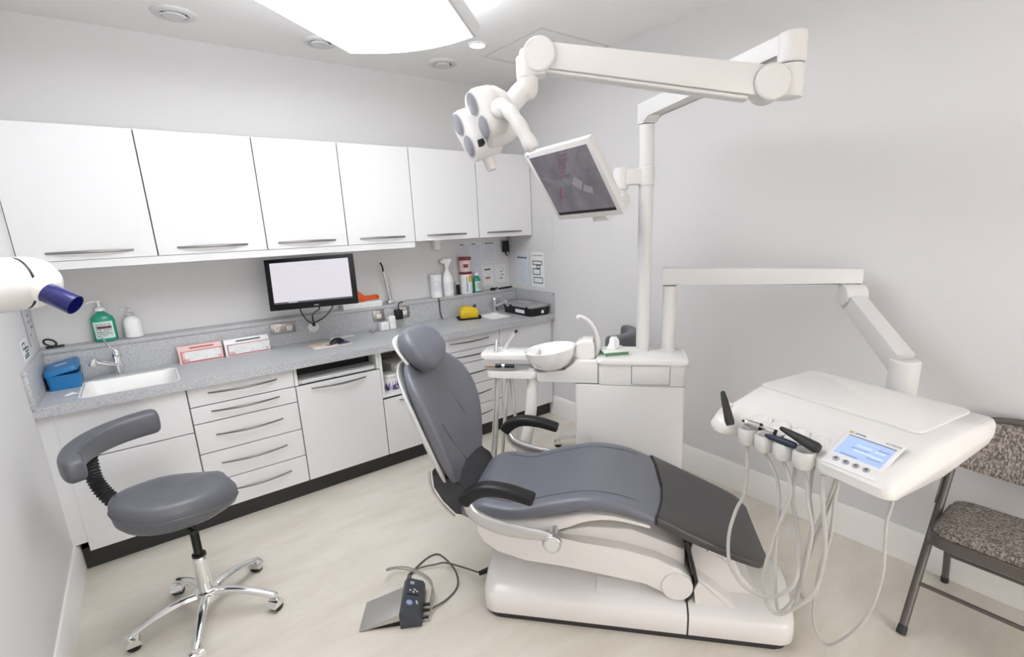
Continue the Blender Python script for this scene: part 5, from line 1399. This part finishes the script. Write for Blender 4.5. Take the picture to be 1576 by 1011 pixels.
# body: lofted across the width from side profiles (front = -y)
def side(w_, ztop, fr_, zf, zb, fb):
    """profile of the head at width w_: back top, front top edge, lip, underside"""
    return [V((w_, 0.0, ztop - 0.012)), V((w_, -0.012, ztop)), V((w_, -0.2, ztop)), V((w_, -0.355, ztop)), V((w_, -0.40, ztop - 0.014)),
            V((w_, -fr_ + 0.03, zf + 0.022)), V((w_, -fr_, zf)), V((w_, -fr_ + 0.004, zf - 0.03)), V((w_, -fr_ + 0.04, zb)), V((w_, -0.3, zb - 0.005)), V((w_, -0.03, zb + 0.03)), V((w_, 0.0, ztop - 0.045))]
WF = [(0.012, 0.55), (0.0, 0.565), (0.03, 0.565), (0.3, 0.565), (0.36, 0.565), (0.40, 0.585), (0.585, 0.6), (0.61, 0.592), (0.62, 0.58)]
rings = []
for i, (w_, fr_) in enumerate([(-0.004, 0.56), (0.0, 0.6), (0.014, 0.622), (0.06, 0.628), (0.085, 0.61), (0.105, 0.565), (0.2, 0.556), (0.35, 0.556), (0.385, 0.575), (0.42, 0.598), (0.58, 0.605), (0.6, 0.602), (0.613, 0.59), (0.619, 0.572)]):
    e_ = 0.014 if i in (0, 13) else (0.005 if i in (1, 12) else 0)
    rings.append(side(w_, 0.995 - e_, fr_, 0.912 - 0.2 * e_, 0.868 + e_, 0))
T(Mb().ringloft(rings), 'tray_body', gloss, ang=55)
T(Mb().prism([(x + 0.283, y - 0.182) for x, y in rrect(0.552, 0.338, 0.025)], 0.9952, 1.003, 'XY', 0.003, 2), 'tray_mat', mat('tray_mat_white', (0.78, 0.77, 0.755), 0.4, bump=(20, 0.01)))
T(Mb().bx(0.03, 0.58, -0.5, -0.03, 0.845, 0.87, 0.012), 'underside_tray', gloss2)
T(Mb().tube(smooth_path([(0.01, -0.52, 0.955), (0.016, -0.575, 0.93), (0.02, -0.607, 0.9)], 4), 0.014, 12), 'end_grip', gloss2)
# sloping screen panel
SP0 = V((0.492, -0.519, 0.9525))
slope = math.atan2(0.066, 0.15)
PMx = TMx @ Matrix.Translation(SP0) @ Matrix.Rotation(slope, 4, 'X')
def Sx(mb, name, m, parent, **k):
    return mb.xf(PMx).build(name, m, parent, world=True, **k)
pan = Sx(Mb().box((0, 0, 0), (0.156, 0.165, 0.006), 0.003, 2), 'screen_panel', mat('panel_white', (0.8, 0.8, 0.81), 0.25, bump=(10, 0.01)), du)
lcd = mat('lcd_blue', (0.3, 0.4, 0.65), 0.2, emit=((0.38, 0.5, 0.8), 0.42), bump=(10, 0.01))
Sx(Mb().box((-0.0, 0.01, 0.0034), (0.132, 0.085, 0.001)), 'lcd', lcd, pan)
Sx(Mb().box((0.0, 0.0535, 0.0042), (0.134, 0.0025, 0.0008)), 'lcd_edge', charc, pan)
ltx = mat('lcd_pale', (0.42, 0.5, 0.7), 0.3, emit=((0.48, 0.58, 0.82), 0.45), bump=(10, 0.01))
ldk = mat('lcd_dark', (0.15, 0.2, 0.4), 0.3, emit=((0.2, 0.27, 0.5), 0.3), bump=(10, 0.01))
for (x, y, a_, b_, m_) in ((-0.005, 0.022, 0.045, 0.008, ltx), (0.04, 0.02, 0.03, 0.008, ltx), (0.0, 0.0, 0.05, 0.01, ltx), (0.042, -0.003, 0.032, 0.01, ltx), (0.045, 0.03, 0.03, 0.003, ldk), (0.038, -0.012, 0.04, 0.003, ldk), (-0.01, 0.008, 0.05, 0.003, ldk), (-0.025, -0.028, 0.05, 0.004, ldk), (0.0, 0.04, 0.06, 0.002, ltx)):
    Sx(Mb().box((x, y, 0.0043), (a_, b_, 0.0006)), 'lcd_symbol', m_, pan)
for k in range(4):
    bx0 = -0.045 + 0.029 * k
    Sx(Mb().lathe([(0.0095, 0), (0.0095, 0.002), (0.008, 0.003), (0, 0.0032)], (bx0, -0.056, 0.003), seg=18), 'key', mat('key_grey', (0.35, 0.36, 0.42), 0.4, bump=(20, 0.02)), pan)
    Sx(Mb().box((bx0, -0.056, 0.0066), (0.007, 0.006, 0.0008), 0, 1, None, 0.4 * k), 'key_symbol', charc, pan)
def txt(nm, s_, size, x, y, m_):
    o = text_mesh(nm, s_, size, m_, pan, Matrix.Translation((x, y, 0.0034)))
    o.data.transform(TM[du].inverted() @ PMx)
Sx(Mb().box((-0.068, 0.068, 0.0036), (0.012, 0.009, 0.0008)), 'logo_block', mat('logo_yellow', (0.62, 0.5, 0.12), 0.5, bump=(20, 0.02)), pan)
txt('lettering', 'sirona', 0.0125, -0.041, 0.068, charc)
txt('lettering', 'INTEGO', 0.0115, 0.052, 0.068, mat('print_grey', (0.3, 0.3, 0.31), 0.5, bump=(20, 0.02)))
# instrument holders: white scalloped noses along the front left
hol = [0.148, 0.218, 0.288, 0.358]
for hx in hol:
    prof = [(0.0, 0.86), (0.018, 0.862), (0.031, 0.88), (0.035, 0.9), (0.034, 0.925)]
    h_ = T(Mb().lathe([(0.012, 0.862), (0.026, 0.868), (0.034, 0.888), (0.035, 0.915), (0.031, 0.928), (0.024, 0.922), (0.02, 0.905), (0.0, 0.9)], (hx, -0.585, 0), (0, 0, 1), 24), 'instrument_holder', gloss2)
    # scooped rest behind it
    T(Mb().lathe([(0.034, 0.0), (0.036, 0.006), (0.03, 0.008), (0.024, 0.002), (0.0, -0.002)], (hx + 0.005, -0.527, 0.932), (0, -0.43, 0.9), 24, 1.0, 1.25), 'holder_scoop', mat('scoop_white', (0.74, 0.73, 0.72), 0.3, bump=(10, 0.01)), h_)
# hoses hanging in loops
def tl(w_, f_, z):
    return TMx @ V((w_, -f_, z))
loops = [
    ([(0.148, 0.585, 0.862), (0.16, 0.59, 0.78), (0.164, 0.6, 0.678), (0.153, 0.62, 0.621), (0.152, 0.65, 0.537), (0.169, 0.67, 0.46), (0.201, 0.68, 0.412), (0.248, 0.68, 0.384), (0.308, 0.68, 0.392), (0.354, 0.67, 0.411), (0.39, 0.66, 0.454), (0.407, 0.64, 0.499), (0.401, 0.62, 0.553), (0.379, 0.6, 0.611), (0.344, 0.57, 0.664), (0.312, 0.55, 0.726), (0.3, 0.53, 0.868)], 0.0062),
    ([(0.218, 0.585, 0.862), (0.27, 0.59, 0.8), (0.296, 0.6, 0.745), (0.315, 0.62, 0.672), (0.329, 0.64, 0.564), (0.347, 0.65, 0.455), (0.36, 0.64, 0.35), (0.382, 0.62, 0.379), (0.396, 0.6, 0.445), (0.397, 0.58, 0.523), (0.397, 0.57, 0.612), (0.39, 0.56, 0.694), (0.368, 0.55, 0.766), (0.36, 0.53, 0.868)], 0.0056),
    ([(0.288, 0.585, 0.862), (0.32, 0.595, 0.82), (0.341, 0.61, 0.76), (0.326, 0.63, 0.662), (0.314, 0.65, 0.553), (0.305, 0.66, 0.449), (0.327, 0.67, 0.39), (0.353, 0.67, 0.359), (0.382, 0.66, 0.361), (0.421, 0.65, 0.411), (0.448, 0.63, 0.459), (0.461, 0.61, 0.513), (0.458, 0.59, 0.568), (0.458, 0.58, 0.623), (0.461, 0.57, 0.707), (0.453, 0.56, 0.786), (0.45, 0.54, 0.868)], 0.0056),
    ([(0.358, 0.585, 0.862), (0.38, 0.59, 0.82), (0.395, 0.6, 0.768), (0.424, 0.61, 0.688), (0.426, 0.62, 0.602), (0.418, 0.62, 0.512), (0.402, 0.612, 0.43), (0.39, 0.6, 0.39), (0.385, 0.59, 0.43), (0.395, 0.585, 0.52), (0.403, 0.58, 0.617), (0.424, 0.57, 0.72), (0.441, 0.56, 0.807), (0.445, 0.55, 0.868)], 0.0056),
    ([(0.42, 0.58, 0.866), (0.428, 0.585, 0.808), (0.444, 0.59, 0.734), (0.465, 0.6, 0.635), (0.459, 0.6, 0.532), (0.445, 0.595, 0.464), (0.418, 0.59, 0.409), (0.385, 0.57, 0.42), (0.38, 0.56, 0.48), (0.395, 0.555, 0.57), (0.424, 0.55, 0.725), (0.434, 0.54, 0.808), (0.44, 0.53, 0.868)], 0.0066),
    ([(0.598, 0.55, 0.872), (0.601, 0.55, 0.854), (0.595, 0.55, 0.795), (0.6, 0.55, 0.713), (0.605, 0.55, 0.635), (0.598, 0.55, 0.54), (0.58, 0.55, 0.457), (0.543, 0.55, 0.362), (0.5, 0.55, 0.287), (0.472, 0.55, 0.265), (0.441, 0.55, 0.289), (0.424, 0.55, 0.341), (0.423, 0.55, 0.435), (0.43, 0.55, 0.545), (0.446, 0.55, 0.64), (0.449, 0.55, 0.75), (0.45, 0.55, 0.866)], 0.0046),
]
for pts, r_ in loops:
    D(Mb().tube(smooth_path([tl(*p) for p in pts], 7), r_, 9), 'hose', hose_m)
# instruments resting in the holders
def inst(name, label, p0, p1, segs):
    """segs: (fraction start, end, r0, r1, material, part name) along p0-p1"""
    a_, b_ = tl(*p0), tl(*p1)
    t = thing(name, label, 'dental instrument', a_)
    for (f0, f1, r0, r1, m_, nm) in segs:
        Mb().cyl(a_.lerp(b_, f0), a_.lerp(b_, f1), r0, r1, 14).build(nm, m_, t, world=True)
    return t
inst('air_water_syringe', 'black air and water syringe standing up at the left end of the unit head', (0.102, 0.622, 0.928), (0.04, 0.6, 1.033),
     [(0, 0.12, 0.014, 0.0165, softblack, 'grip'), (0.12, 0.75, 0.0165, 0.012, softblack, 'handle'), (0.75, 0.96, 0.012, 0.0085, softblack, 'neck'), (0.96, 1.0, 0.0085, 0.006, black, 'tip')])
inst('steel_motor', 'short steel micromotor lying in the first holder of the unit head', (0.185, 0.562, 0.935), (0.123, 0.588, 0.945),
     [(0, 0.12, 0.0125, 0.0135, black, 'rear_ring'), (0.12, 0.7, 0.0125, 0.011, steel, 'body'), (0.7, 0.85, 0.013, 0.012, chrome, 'coupling'), (0.85, 1.0, 0.005, 0.004, black, 'spigot')])
inst('scaler_coupling', 'small chrome coupling with a thin spigot in the second holder', (0.246, 0.568, 0.938), (0.189, 0.592, 0.95),
     [(0, 0.15, 0.0105, 0.0105, black, 'rear_ring'), (0.15, 0.45, 0.0105, 0.0085, chrome, 'body'), (0.45, 0.6, 0.007, 0.006, chrome, 'coupling'), (0.6, 1.0, 0.0025, 0.002, steel, 'spigot')])
inst('scaler_handpiece', 'dark blue scaler handpiece lying across the third holder', (0.335, 0.6, 0.935), (0.235, 0.612, 0.938),
     [(0, 0.25, 0.011, 0.0125, mat('navy_silicone', (0.012, 0.02, 0.045), 0.45, bump=(60, 0.04)), 'grip'), (0.25, 0.85, 0.0125, 0.0095, MATS['navy_silicone'], 'handle'), (0.85, 1.0, 0.0095, 0.005, MATS['navy_silicone'], 'nose')])
inst('curing_handpiece', 'black tapered handpiece lying across the fourth holder beside the screen', (0.4, 0.58, 0.945), (0.272, 0.59, 0.972),
     [(0, 0.08, 0.014, 0.018, softblack, 'end_cap'), (0.08, 0.4, 0.018, 0.0155, softblack, 'handle'), (0.4, 0.92, 0.0155, 0.0085, softblack, 'neck'), (0.92, 1.0, 0.0085, 0.006, black, 'tip')])
# ================================================================== STOOLS
def stool(loc, leg_a, seat_dir, label, zs=0.0, back_dir=None, bc=V((0, 0, 0)), RB=0.32):
    """saddle stool; leg_a: angle of the first leg, seat_dir: heading of the seat front"""
    t = thing('saddle_stool', label, 'stool', loc, 0.0, 'saddle stools')
    for k in range(5):
        a_ = leg_a + 2 * PI * k / 5
        d_ = V((math.cos(a_), math.sin(a_), 0))
        pr_ = []
        path = smooth_path([d_ * 0.02 + V((0, 0, 0.112)), d_ * 0.09 + V((0, 0, 0.118)), d_ * 0.18 + V((0, 0, 0.102)), d_ * 0.262 + V((0, 0, 0.074)), d_ * 0.285 + V((0, 0, 0.064))], 4)
        n = len(path)
        lg = Mb().tube(path, [0.022 - 0.007 * i / n for i in range(n)], 12, flat=0.72, upv=(0, 0, 1)).build('leg', chrome, t)
        cx = d_ * 0.287
        sw = 0.9 + 1.9 * k
        ax = V((math.cos(sw), math.sin(sw), 0))
        Mb().cyl(cx + V((0, 0, 0.04)), cx + V((0, 0, 0.073)), 0.008, seg=10).build('castor_stem', chrome, lg)
        fo = V((-ax.y, ax.x, 0)) * 0.012
        for sg in (-1, 1):
            Mb().cyl(cx + fo + ax * (0.003 * sg) + V((0, 0, 0.0245)), cx + fo + ax * (0.021 * sg) + V((0, 0, 0.0245)), 0.0245, seg=18, bev=0.003).build('castor_wheel', black, lg)
        Mb().prism([(0.03 * math.cos(q * PI / 8), 0.03 * math.sin(q * PI / 8)) for q in range(9)], -0.0235, 0.0235, 'XZ').xf(frame(cx + fo + V((0, 0, 0.0245)), V((-ax.y, ax.x, 0)), -ax)).build('castor_hood', chrome, lg)
    Mb().lathe([(0.03, 0.075), (0.045, 0.085), (0.048, 0.11), (0.044, 0.132), (0.03, 0.138)], seg=28).build('hub', chrome, t)
    Mb().lathe([(0.0295, 0.138), (0.029, 0.15), (0.0275, 0.28), (0.0275, 0.296), (0.025, 0.3)], seg=28).build('column_sleeve', chrome, t)
    Mb().lathe([(0.026, 0.3), (0.027, 0.304), (0.026, 0.312), (0.018, 0.315), (0.0165, 0.318), (0.0165, 0.53 + zs)], seg=22).build('gas_spring', black, t)
    # seat (local frame: x forward)
    zc = 0.588 + zs
    S = Matrix.Translation((-0.055 * math.cos(seat_dir), -0.055 * math.sin(seat_dir), zc)) @ Matrix.Rotation(seat_dir, 4, 'Z') @ Matrix.Rotation(0.05, 4, 'Y')
    n, mrg = 44, 9
    def rad(a_):
        # outline: broad back, two front lobes with a notch
        c = math.cos(a_)
        r = 0.205 + 0.012 * c - 0.014 * abs(math.sin(a_)) ** 3
        r += 0.026 * math.exp(-((abs(a_) - 0.36) / 0.24) ** 2)
        r -= 0.012 * math.exp(-(a_ / 0.12) ** 2)
        return r
    def surf(a_, f):
        r = rad(a_) * f
        x, y = r * math.cos(a_), r * math.sin(a_) * 0.94
        hump = 0.03 * max(0, -x / 0.2) ** 2 + 0.018 * math.exp(-(y / 0.07) ** 2) * max(0, x / 0.2) - 0.018 * max(0, x / 0.2) ** 2 - 0.03 * (abs(y) / 0.2) ** 2 * max(0, x / 0.2)
        return x, y, hump
    rings = []
    for (f, z) in ((0.05, -0.062), (0.7, -0.066), (0.86, -0.06), (0.95, -0.04), (0.995, -0.008), (1.0, 0.012), (0.985, 0.03), (0.94, 0.046), (0.85, 0.058), (0.7, 0.063), (0.45, 0.062), (0.2, 0.06), (0.03, 0.059)):
        ring = []
        for k in range(n):
            a_ = -PI + 2 * PI * k / n
            x, y, h_ = surf(a_, f)
            ring.append(V((x, y, z + h_ * (1.0 if z > -0.03 else 0.6))))
        rings.append(ring)
    st_ = Mb().ringloft(rings).xf(S).build('seat', leather2, t, ang=60)
    Mb().tube([S @ V((surf(-PI + 2 * PI * k / 40, 1.0)[0], surf(-PI + 2 * PI * k / 40, 1.0)[1], surf(-PI + 2 * PI * k / 40, 1.0)[2] - 0.004)) for k in range(41)], 0.0028, 6).build('piping', leather2, st_)
    Mb().box((0, 0, -0.072), (0.2, 0.16, 0.012), 0.004).xf(S).build('seat_plate', black, t)
    Mb().prism([(-0.03, -0.078), (0.09, -0.078), (0.07, -0.1), (0.03, -0.1)], -0.04, 0.04, 'XZ', 0.004).xf(S).build('tilt_mechanism', black, t)
    Mb().tube([S @ V((0.02, -0.03, -0.085)), S @ V((0.03, -0.12, -0.09)), S @ V((0.03, -0.17, -0.084))], [0.006, 0.006, 0.011], 8, flat=0.6).build('lever', black, t)
    # backrest: curved pad, carried by a black bellows arm
    bd = seat_dir + PI if back_dir is None else back_dir
    zb = 0.805 + zs
    rings = []
    m_ = 28
    us = [0, 0.006, 0.016, 0.03] + [0.06 + 0.88 * q / 20 for q in range(21)] + [0.97, 0.984, 0.994, 1]
    for u in us:
        a_ = bd + 0.96 - 1.92 * u
        ed = min(u, 1 - u) / 0.05
        e_ = 0.45 + 0.55 * math.sqrt(1 - (1 - ed) ** 2) if ed < 1 else 1.0
        thick = (0.034 + 0.012 * u) * e_
        hh = (0.046 + 0.012 * u) * e_
        c = bc + V((math.cos(a_) * RB, math.sin(a_) * RB, zb))
        o_ = V((math.cos(a_), math.sin(a_), 0))
        rings.append([c + o_ * thick * math.copysign(abs(math.cos(q)) ** 0.6, math.cos(q)) + V((0, 0, hh * math.copysign(abs(math.sin(q)) ** 0.6, math.sin(q)))) for q in [2 * PI * j / 22 for j in range(22)]])
    bk_ = Mb().ringloft(rings).build('backrest', leather2, t, ang=60)
    pts = []
    for k in range(4, m_ - 3):
        u = k / m_
        a_ = bd + 0.96 - 1.92 * u
        pts.append(bc + V((math.cos(a_) * (RB - 0.026), math.sin(a_) * (RB - 0.026), zb + 0.041 + 0.012 * u)))
    Mb().tube(pts, 0.0022, 6).build('stitching', leather2, bk_)
    d_ = V((math.cos(bd), math.sin(bd), 0))
    path = smooth_path([d_ * 0.1 + V((0, 0, zc - 0.085)), d_ * 0.215 + V((0, 0, zc - 0.075)) + bc * 0.4, d_ * 0.295 + bc * 0.8 + V((0, 0, zc - 0.01)), d_ * 0.33 + bc + V((0, 0, zc + 0.07)), d_ * 0.33 + bc + V((0, 0, zb - 0.045))], 14)
    rr = [0.031 if i % 2 else 0.024 for i in range(len(path))]
    Mb().tube(path, rr, 16).build('bellows_arm', softblack, t, ang=20)
    return t
stool((0.483, -1.323, 0), math.radians(39), math.radians(10), 'grey leatherette saddle stool with curved backrest in front of the left sink cupboard', 0.0, math.radians(150), V((-0.008, 0.137, 0)))
stool((2.84, -1.38, 0), math.radians(107), math.radians(118), 'grey stool mostly hidden behind the white treatment unit', 0.08, None, V((0, 0, 0)), 0.27)

# ================================================================== FOLDING CHAIR (faces the room, back to the right wall)
fm = mat('chair_brown_steel', (0.13, 0.115, 0.107), 0.4, 0.3, bump=(80, 0.04))
def weave():
    m = bpy.data.materials.new('woven_brown_fabric')
    m.use_nodes = True
    nt = m.node_tree
    b = nt.nodes['Principled BSDF']
    tc = nt.nodes.new('ShaderNodeTexCoord')
    mp = nt.nodes.new('ShaderNodeMapping')
    mp.inputs['Scale'].default_value = (1.0, 1.0, 0.35)
    nt.links.new(tc.outputs['Object'], mp.inputs['Vector'])
    v = nt.nodes.new('ShaderNodeTexVoronoi')
    v.inputs['Scale'].default_value = 190
    nt.links.new(mp.outputs[0], v.inputs['Vector'])
    sp_ = nt.nodes.new('ShaderNodeSeparateColor')
    nt.links.new(v.outputs['Color'], sp_.inputs[0])
    r = nt.nodes.new('ShaderNodeValToRGB')
    r.color_ramp.elements[0].color = (0.13, 0.11, 0.098, 1)
    r.color_ramp.elements[0].position = 0.2
    r.color_ramp.elements[1].color = (0.42, 0.38, 0.345, 1)
    x = r.color_ramp.elements.new(0.6)
    x.color = (0.27, 0.24, 0.218, 1)
    nt.links.new(sp_.outputs[0], r.inputs['Fac'])
    nt.links.new(r.outputs['Color'], b.inputs['Base Color'])
    b.inputs['Roughness'].default_value = 0.9
    bp = nt.nodes.new('ShaderNodeBump')
    bp.inputs['Strength'].default_value = 0.5
    bp.inputs['Distance'].default_value = 0.002
    nt.links.new(v.outputs['Distance'], bp.inputs['Height'])
    nt.links.new(bp.outputs['Normal'], b.inputs['Normal'])
    return m
fab = weave()
YL, YR = -3.305, -3.745
fc = thing('folding_chair', 'brown steel folding chair with woven padded seat against the right wall', 'chair', (2.88, (YL + YR) / 2, 0))
def F(mb, name, m, parent=fc, **k):
    return mb.build(name, m, parent, world=True, **k)
# long front tube with the back bow
def ft_(y):
    return [V((2.638, y, 0.0)), V((2.72, y, 0.135)), V((2.87, y, 0.385)), V((2.98, y, 0.56)), V((3.04, y, 0.66))]
bowp = ft_(YL) + [V((3.075, YL - 0.008, 0.725)), V((3.1, YL - 0.035, 0.775)), V((3.115, YL - 0.09, 0.808)), V((3.12, (YL + YR) / 2, 0.822)), V((3.115, YR + 0.09, 0.808)), V((3.1, YR + 0.035, 0.775)), V((3.075, YR + 0.008, 0.725))] + list(reversed(ft_(YR)))
F(Mb().tube(smooth_path(bowp, 6), 0.015, 14), 'front_frame', fm)
for y in (YL, YR):
    i_ = -0.03 if y == YL else 0.03
    F(Mb().tube(smooth_path([(3.128, y + i_, 0.0), (3.08, y + i_, 0.15), (2.99, y + i_, 0.36), (2.95, y + i_, 0.43)], 4), 0.0135, 12), 'rear_leg', fm)
    F(Mb().lathe([(0.0165, -0.0), (0.0175, 0.006), (0.016, 0.034), (0.0126, 0.038)], (2.638, y, 0), (0.5, 0, 0.85), 14), 'foot_cap', softblack)
    F(Mb().lathe([(0.015, 0), (0.016, 0.005), (0.0145, 0.03), (0.0115, 0.034)], (3.126, y + i_, 0), (-0.25, 0, 0.95), 12), 'foot_cap', softblack)
    F(Mb().tube([V((2.905, y, 0.465)), V((2.925, y - i_ * 0.4, 0.5)), V((2.98, y - i_ * 0.4, 0.585)), V((2.995, y, 0.595))], 0.006, 8, flat=1.5).build('side_hinge', fm, fc, world=True) if False else Mb().box((2.945, y - i_ * 0.45, 0.53), (0.022, 0.006, 0.14), 0.002, 1, None, Matrix.Rotation(0.56, 4, 'Y')), 'side_hinge', fm)
F(Mb().tube([(2.745, YL, 0.185), (2.745, YR, 0.185)], 0.0085, 10), 'front_stretcher', fm)
F(Mb().tube([(3.07, YL - 0.03, 0.17), (3.07, YR + 0.03, 0.17)], 0.0075, 10), 'rear_stretcher', fm)
# seat pan with apron, cushion
o_ = rrect(0.4, 0.41, 0.06, 6, 2.865, (YL + YR) / 2)
def sc(k, z, tilt=0.05):
    cx, cy = 2.865, (YL + YR) / 2
    return [V((cx + (x - cx) * k, cy + (y - cy) * k, z - tilt * (x - cx))) for x, y in o_]
F(Mb().ringloft([sc(0.985, 0.4), sc(1.0, 0.402), sc(1.0, 0.44), sc(0.98, 0.444), sc(0.5, 0.444)]), 'seat_pan', fm)
F(Mb().ringloft([sc(0.945, 0.4445), sc(0.95, 0.452), sc(0.93, 0.464), sc(0.86, 0.472), sc(0.6, 0.476), sc(0.1, 0.477)]), 'seat_cushion', fab, ang=60)
# back pad
rings = []
for k in range(17):
    u = k / 16
    y = YL - 0.018 + (YR - YL + 0.036) * u
    bow_ = math.sin(PI * u)
    zt = 0.722 + 0.088 * min(1, bow_ * 1.6) ** 0.55 if 0 < k < 16 else 0.725
    zb_ = 0.618 - 0.012 * bow_
    xx = 0.012 * bow_
    ring = []
    for j in range(20):
        q = 2 * PI * j / 20
        z = (zt + zb_) / 2 + (zt - zb_) / 2 * math.copysign(abs(math.sin(q)) ** 0.4, math.sin(q))
        x = 3.0 + (z - 0.6) * 0.52 + xx + 0.017 * math.copysign(abs(math.cos(q)) ** 0.5, math.cos(q)) * (0.6 if k in (0, 16) else 1)
        ring.append(V((x, y, z)))
    rings.append(ring)
F(Mb().ringloft(rings), 'back_pad', fab, ang=60)

# ================================================================== X-RAY HEAD (from the left wall)
xr = thing('xray_head', 'white dental x-ray tube head with a blue cone at the left edge', 'x-ray unit', (0.0, -1.8, 1.55))
xd = V((0.81, 0.588, -0.02)).normalized()          # body axis, out from the wall
def Xp(mb, name, m, parent=xr, **k):
    return mb.build(name, m, parent, world=True, **k)
b0 = V((0.236, -1.842, 1.544))                       # dark ring position
def along(k):
    return b0 + xd * k
r_ = 0.07
Xp(Mb().lathe([(0.03, -0.2), (0.052, -0.195), (0.065, -0.18), (r_, -0.15), (r_, -0.004), (r_ - 0.002, -0.0005)], b0, xd, 40), 'tube_housing', gloss)
Xp(Mb().lathe([(r_ - 0.0015, -0.0006), (r_ - 0.0015, 0.0055)], b0, xd, 40), 'dark_ring', black)
Xp(Mb().lathe([(r_ - 0.001, 0.0055), (r_, 0.008), (r_, 0.025), (0.067, 0.045), (0.058, 0.066), (0.04, 0.083), (0.018, 0.092), (0.0, 0.093)], b0, xd, 40), 'front_housing', gloss)
cdv = V((0.727, -0.432, -0.53)).normalized()
p0 = V((0.279, -1.871, 1.529))
Xp(Mb().tube([p0 - cdv * 0.03, p0, p0 + cdv * 0.012, p0 + cdv * 0.022], [0.042, 0.037, 0.032, 0.0265], 30), 'collar', gloss)
cone_m = mat('blue_acrylic_cone', (0.015, 0.02, 0.19), 0.12, trans=0.35, bump=(5, 0.005))
q0, q1 = p0 + cdv * 0.018, p0 + cdv * 0.09
cn = Mb()
cn.lathe([(0.026, 0), (0.0275, 0.002), (0.0275, (q1 - q0).length), (0.0255, (q1 - q0).length), (0.025, 0.012), (0.0, 0.012)], q0, cdv, 30)
Xp(cn, 'cone', cone_m)
Xp(Mb().lathe([(0.0235, 0.0125), (0.0235, 0.03), (0.012, 0.03), (0.0, 0.03)], q0, cdv, 26), 'cone_insert', mat('cone_inner_blue', (0.03, 0.09, 0.5), 0.3, bump=(10, 0.01)))
# yoke and folding arm back to the wall
ac = along(-0.13)
Xp(Mb().tube(smooth_path([ac + V((-0.01, 0.05, 0.06)), ac + V((-0.03, 0.07, 0.13)), ac + V((-0.05, 0.07, 0.2))], 5), [0.045, 0.042, 0.04, 0.038, 0.036, 0.035, 0.034, 0.034, 0.034, 0.034, 0.034], 18), 'yoke', gloss)
Xp(Mb().tube([ac + V((-0.05, 0.07, 0.2)), V((0.06, -1.35, 1.76)), V((0.02, -1.35, 1.76))] if False else [ac + V((-0.05, 0.07, 0.19)), V((0.045, -2.5, 1.78))], 0.032, 16), 'folding_arm', gloss)
Xp(Mb().box((0.02, -2.5, 1.76), (0.036, 0.14, 0.26), 0.008), 'wall_bracket', gloss)
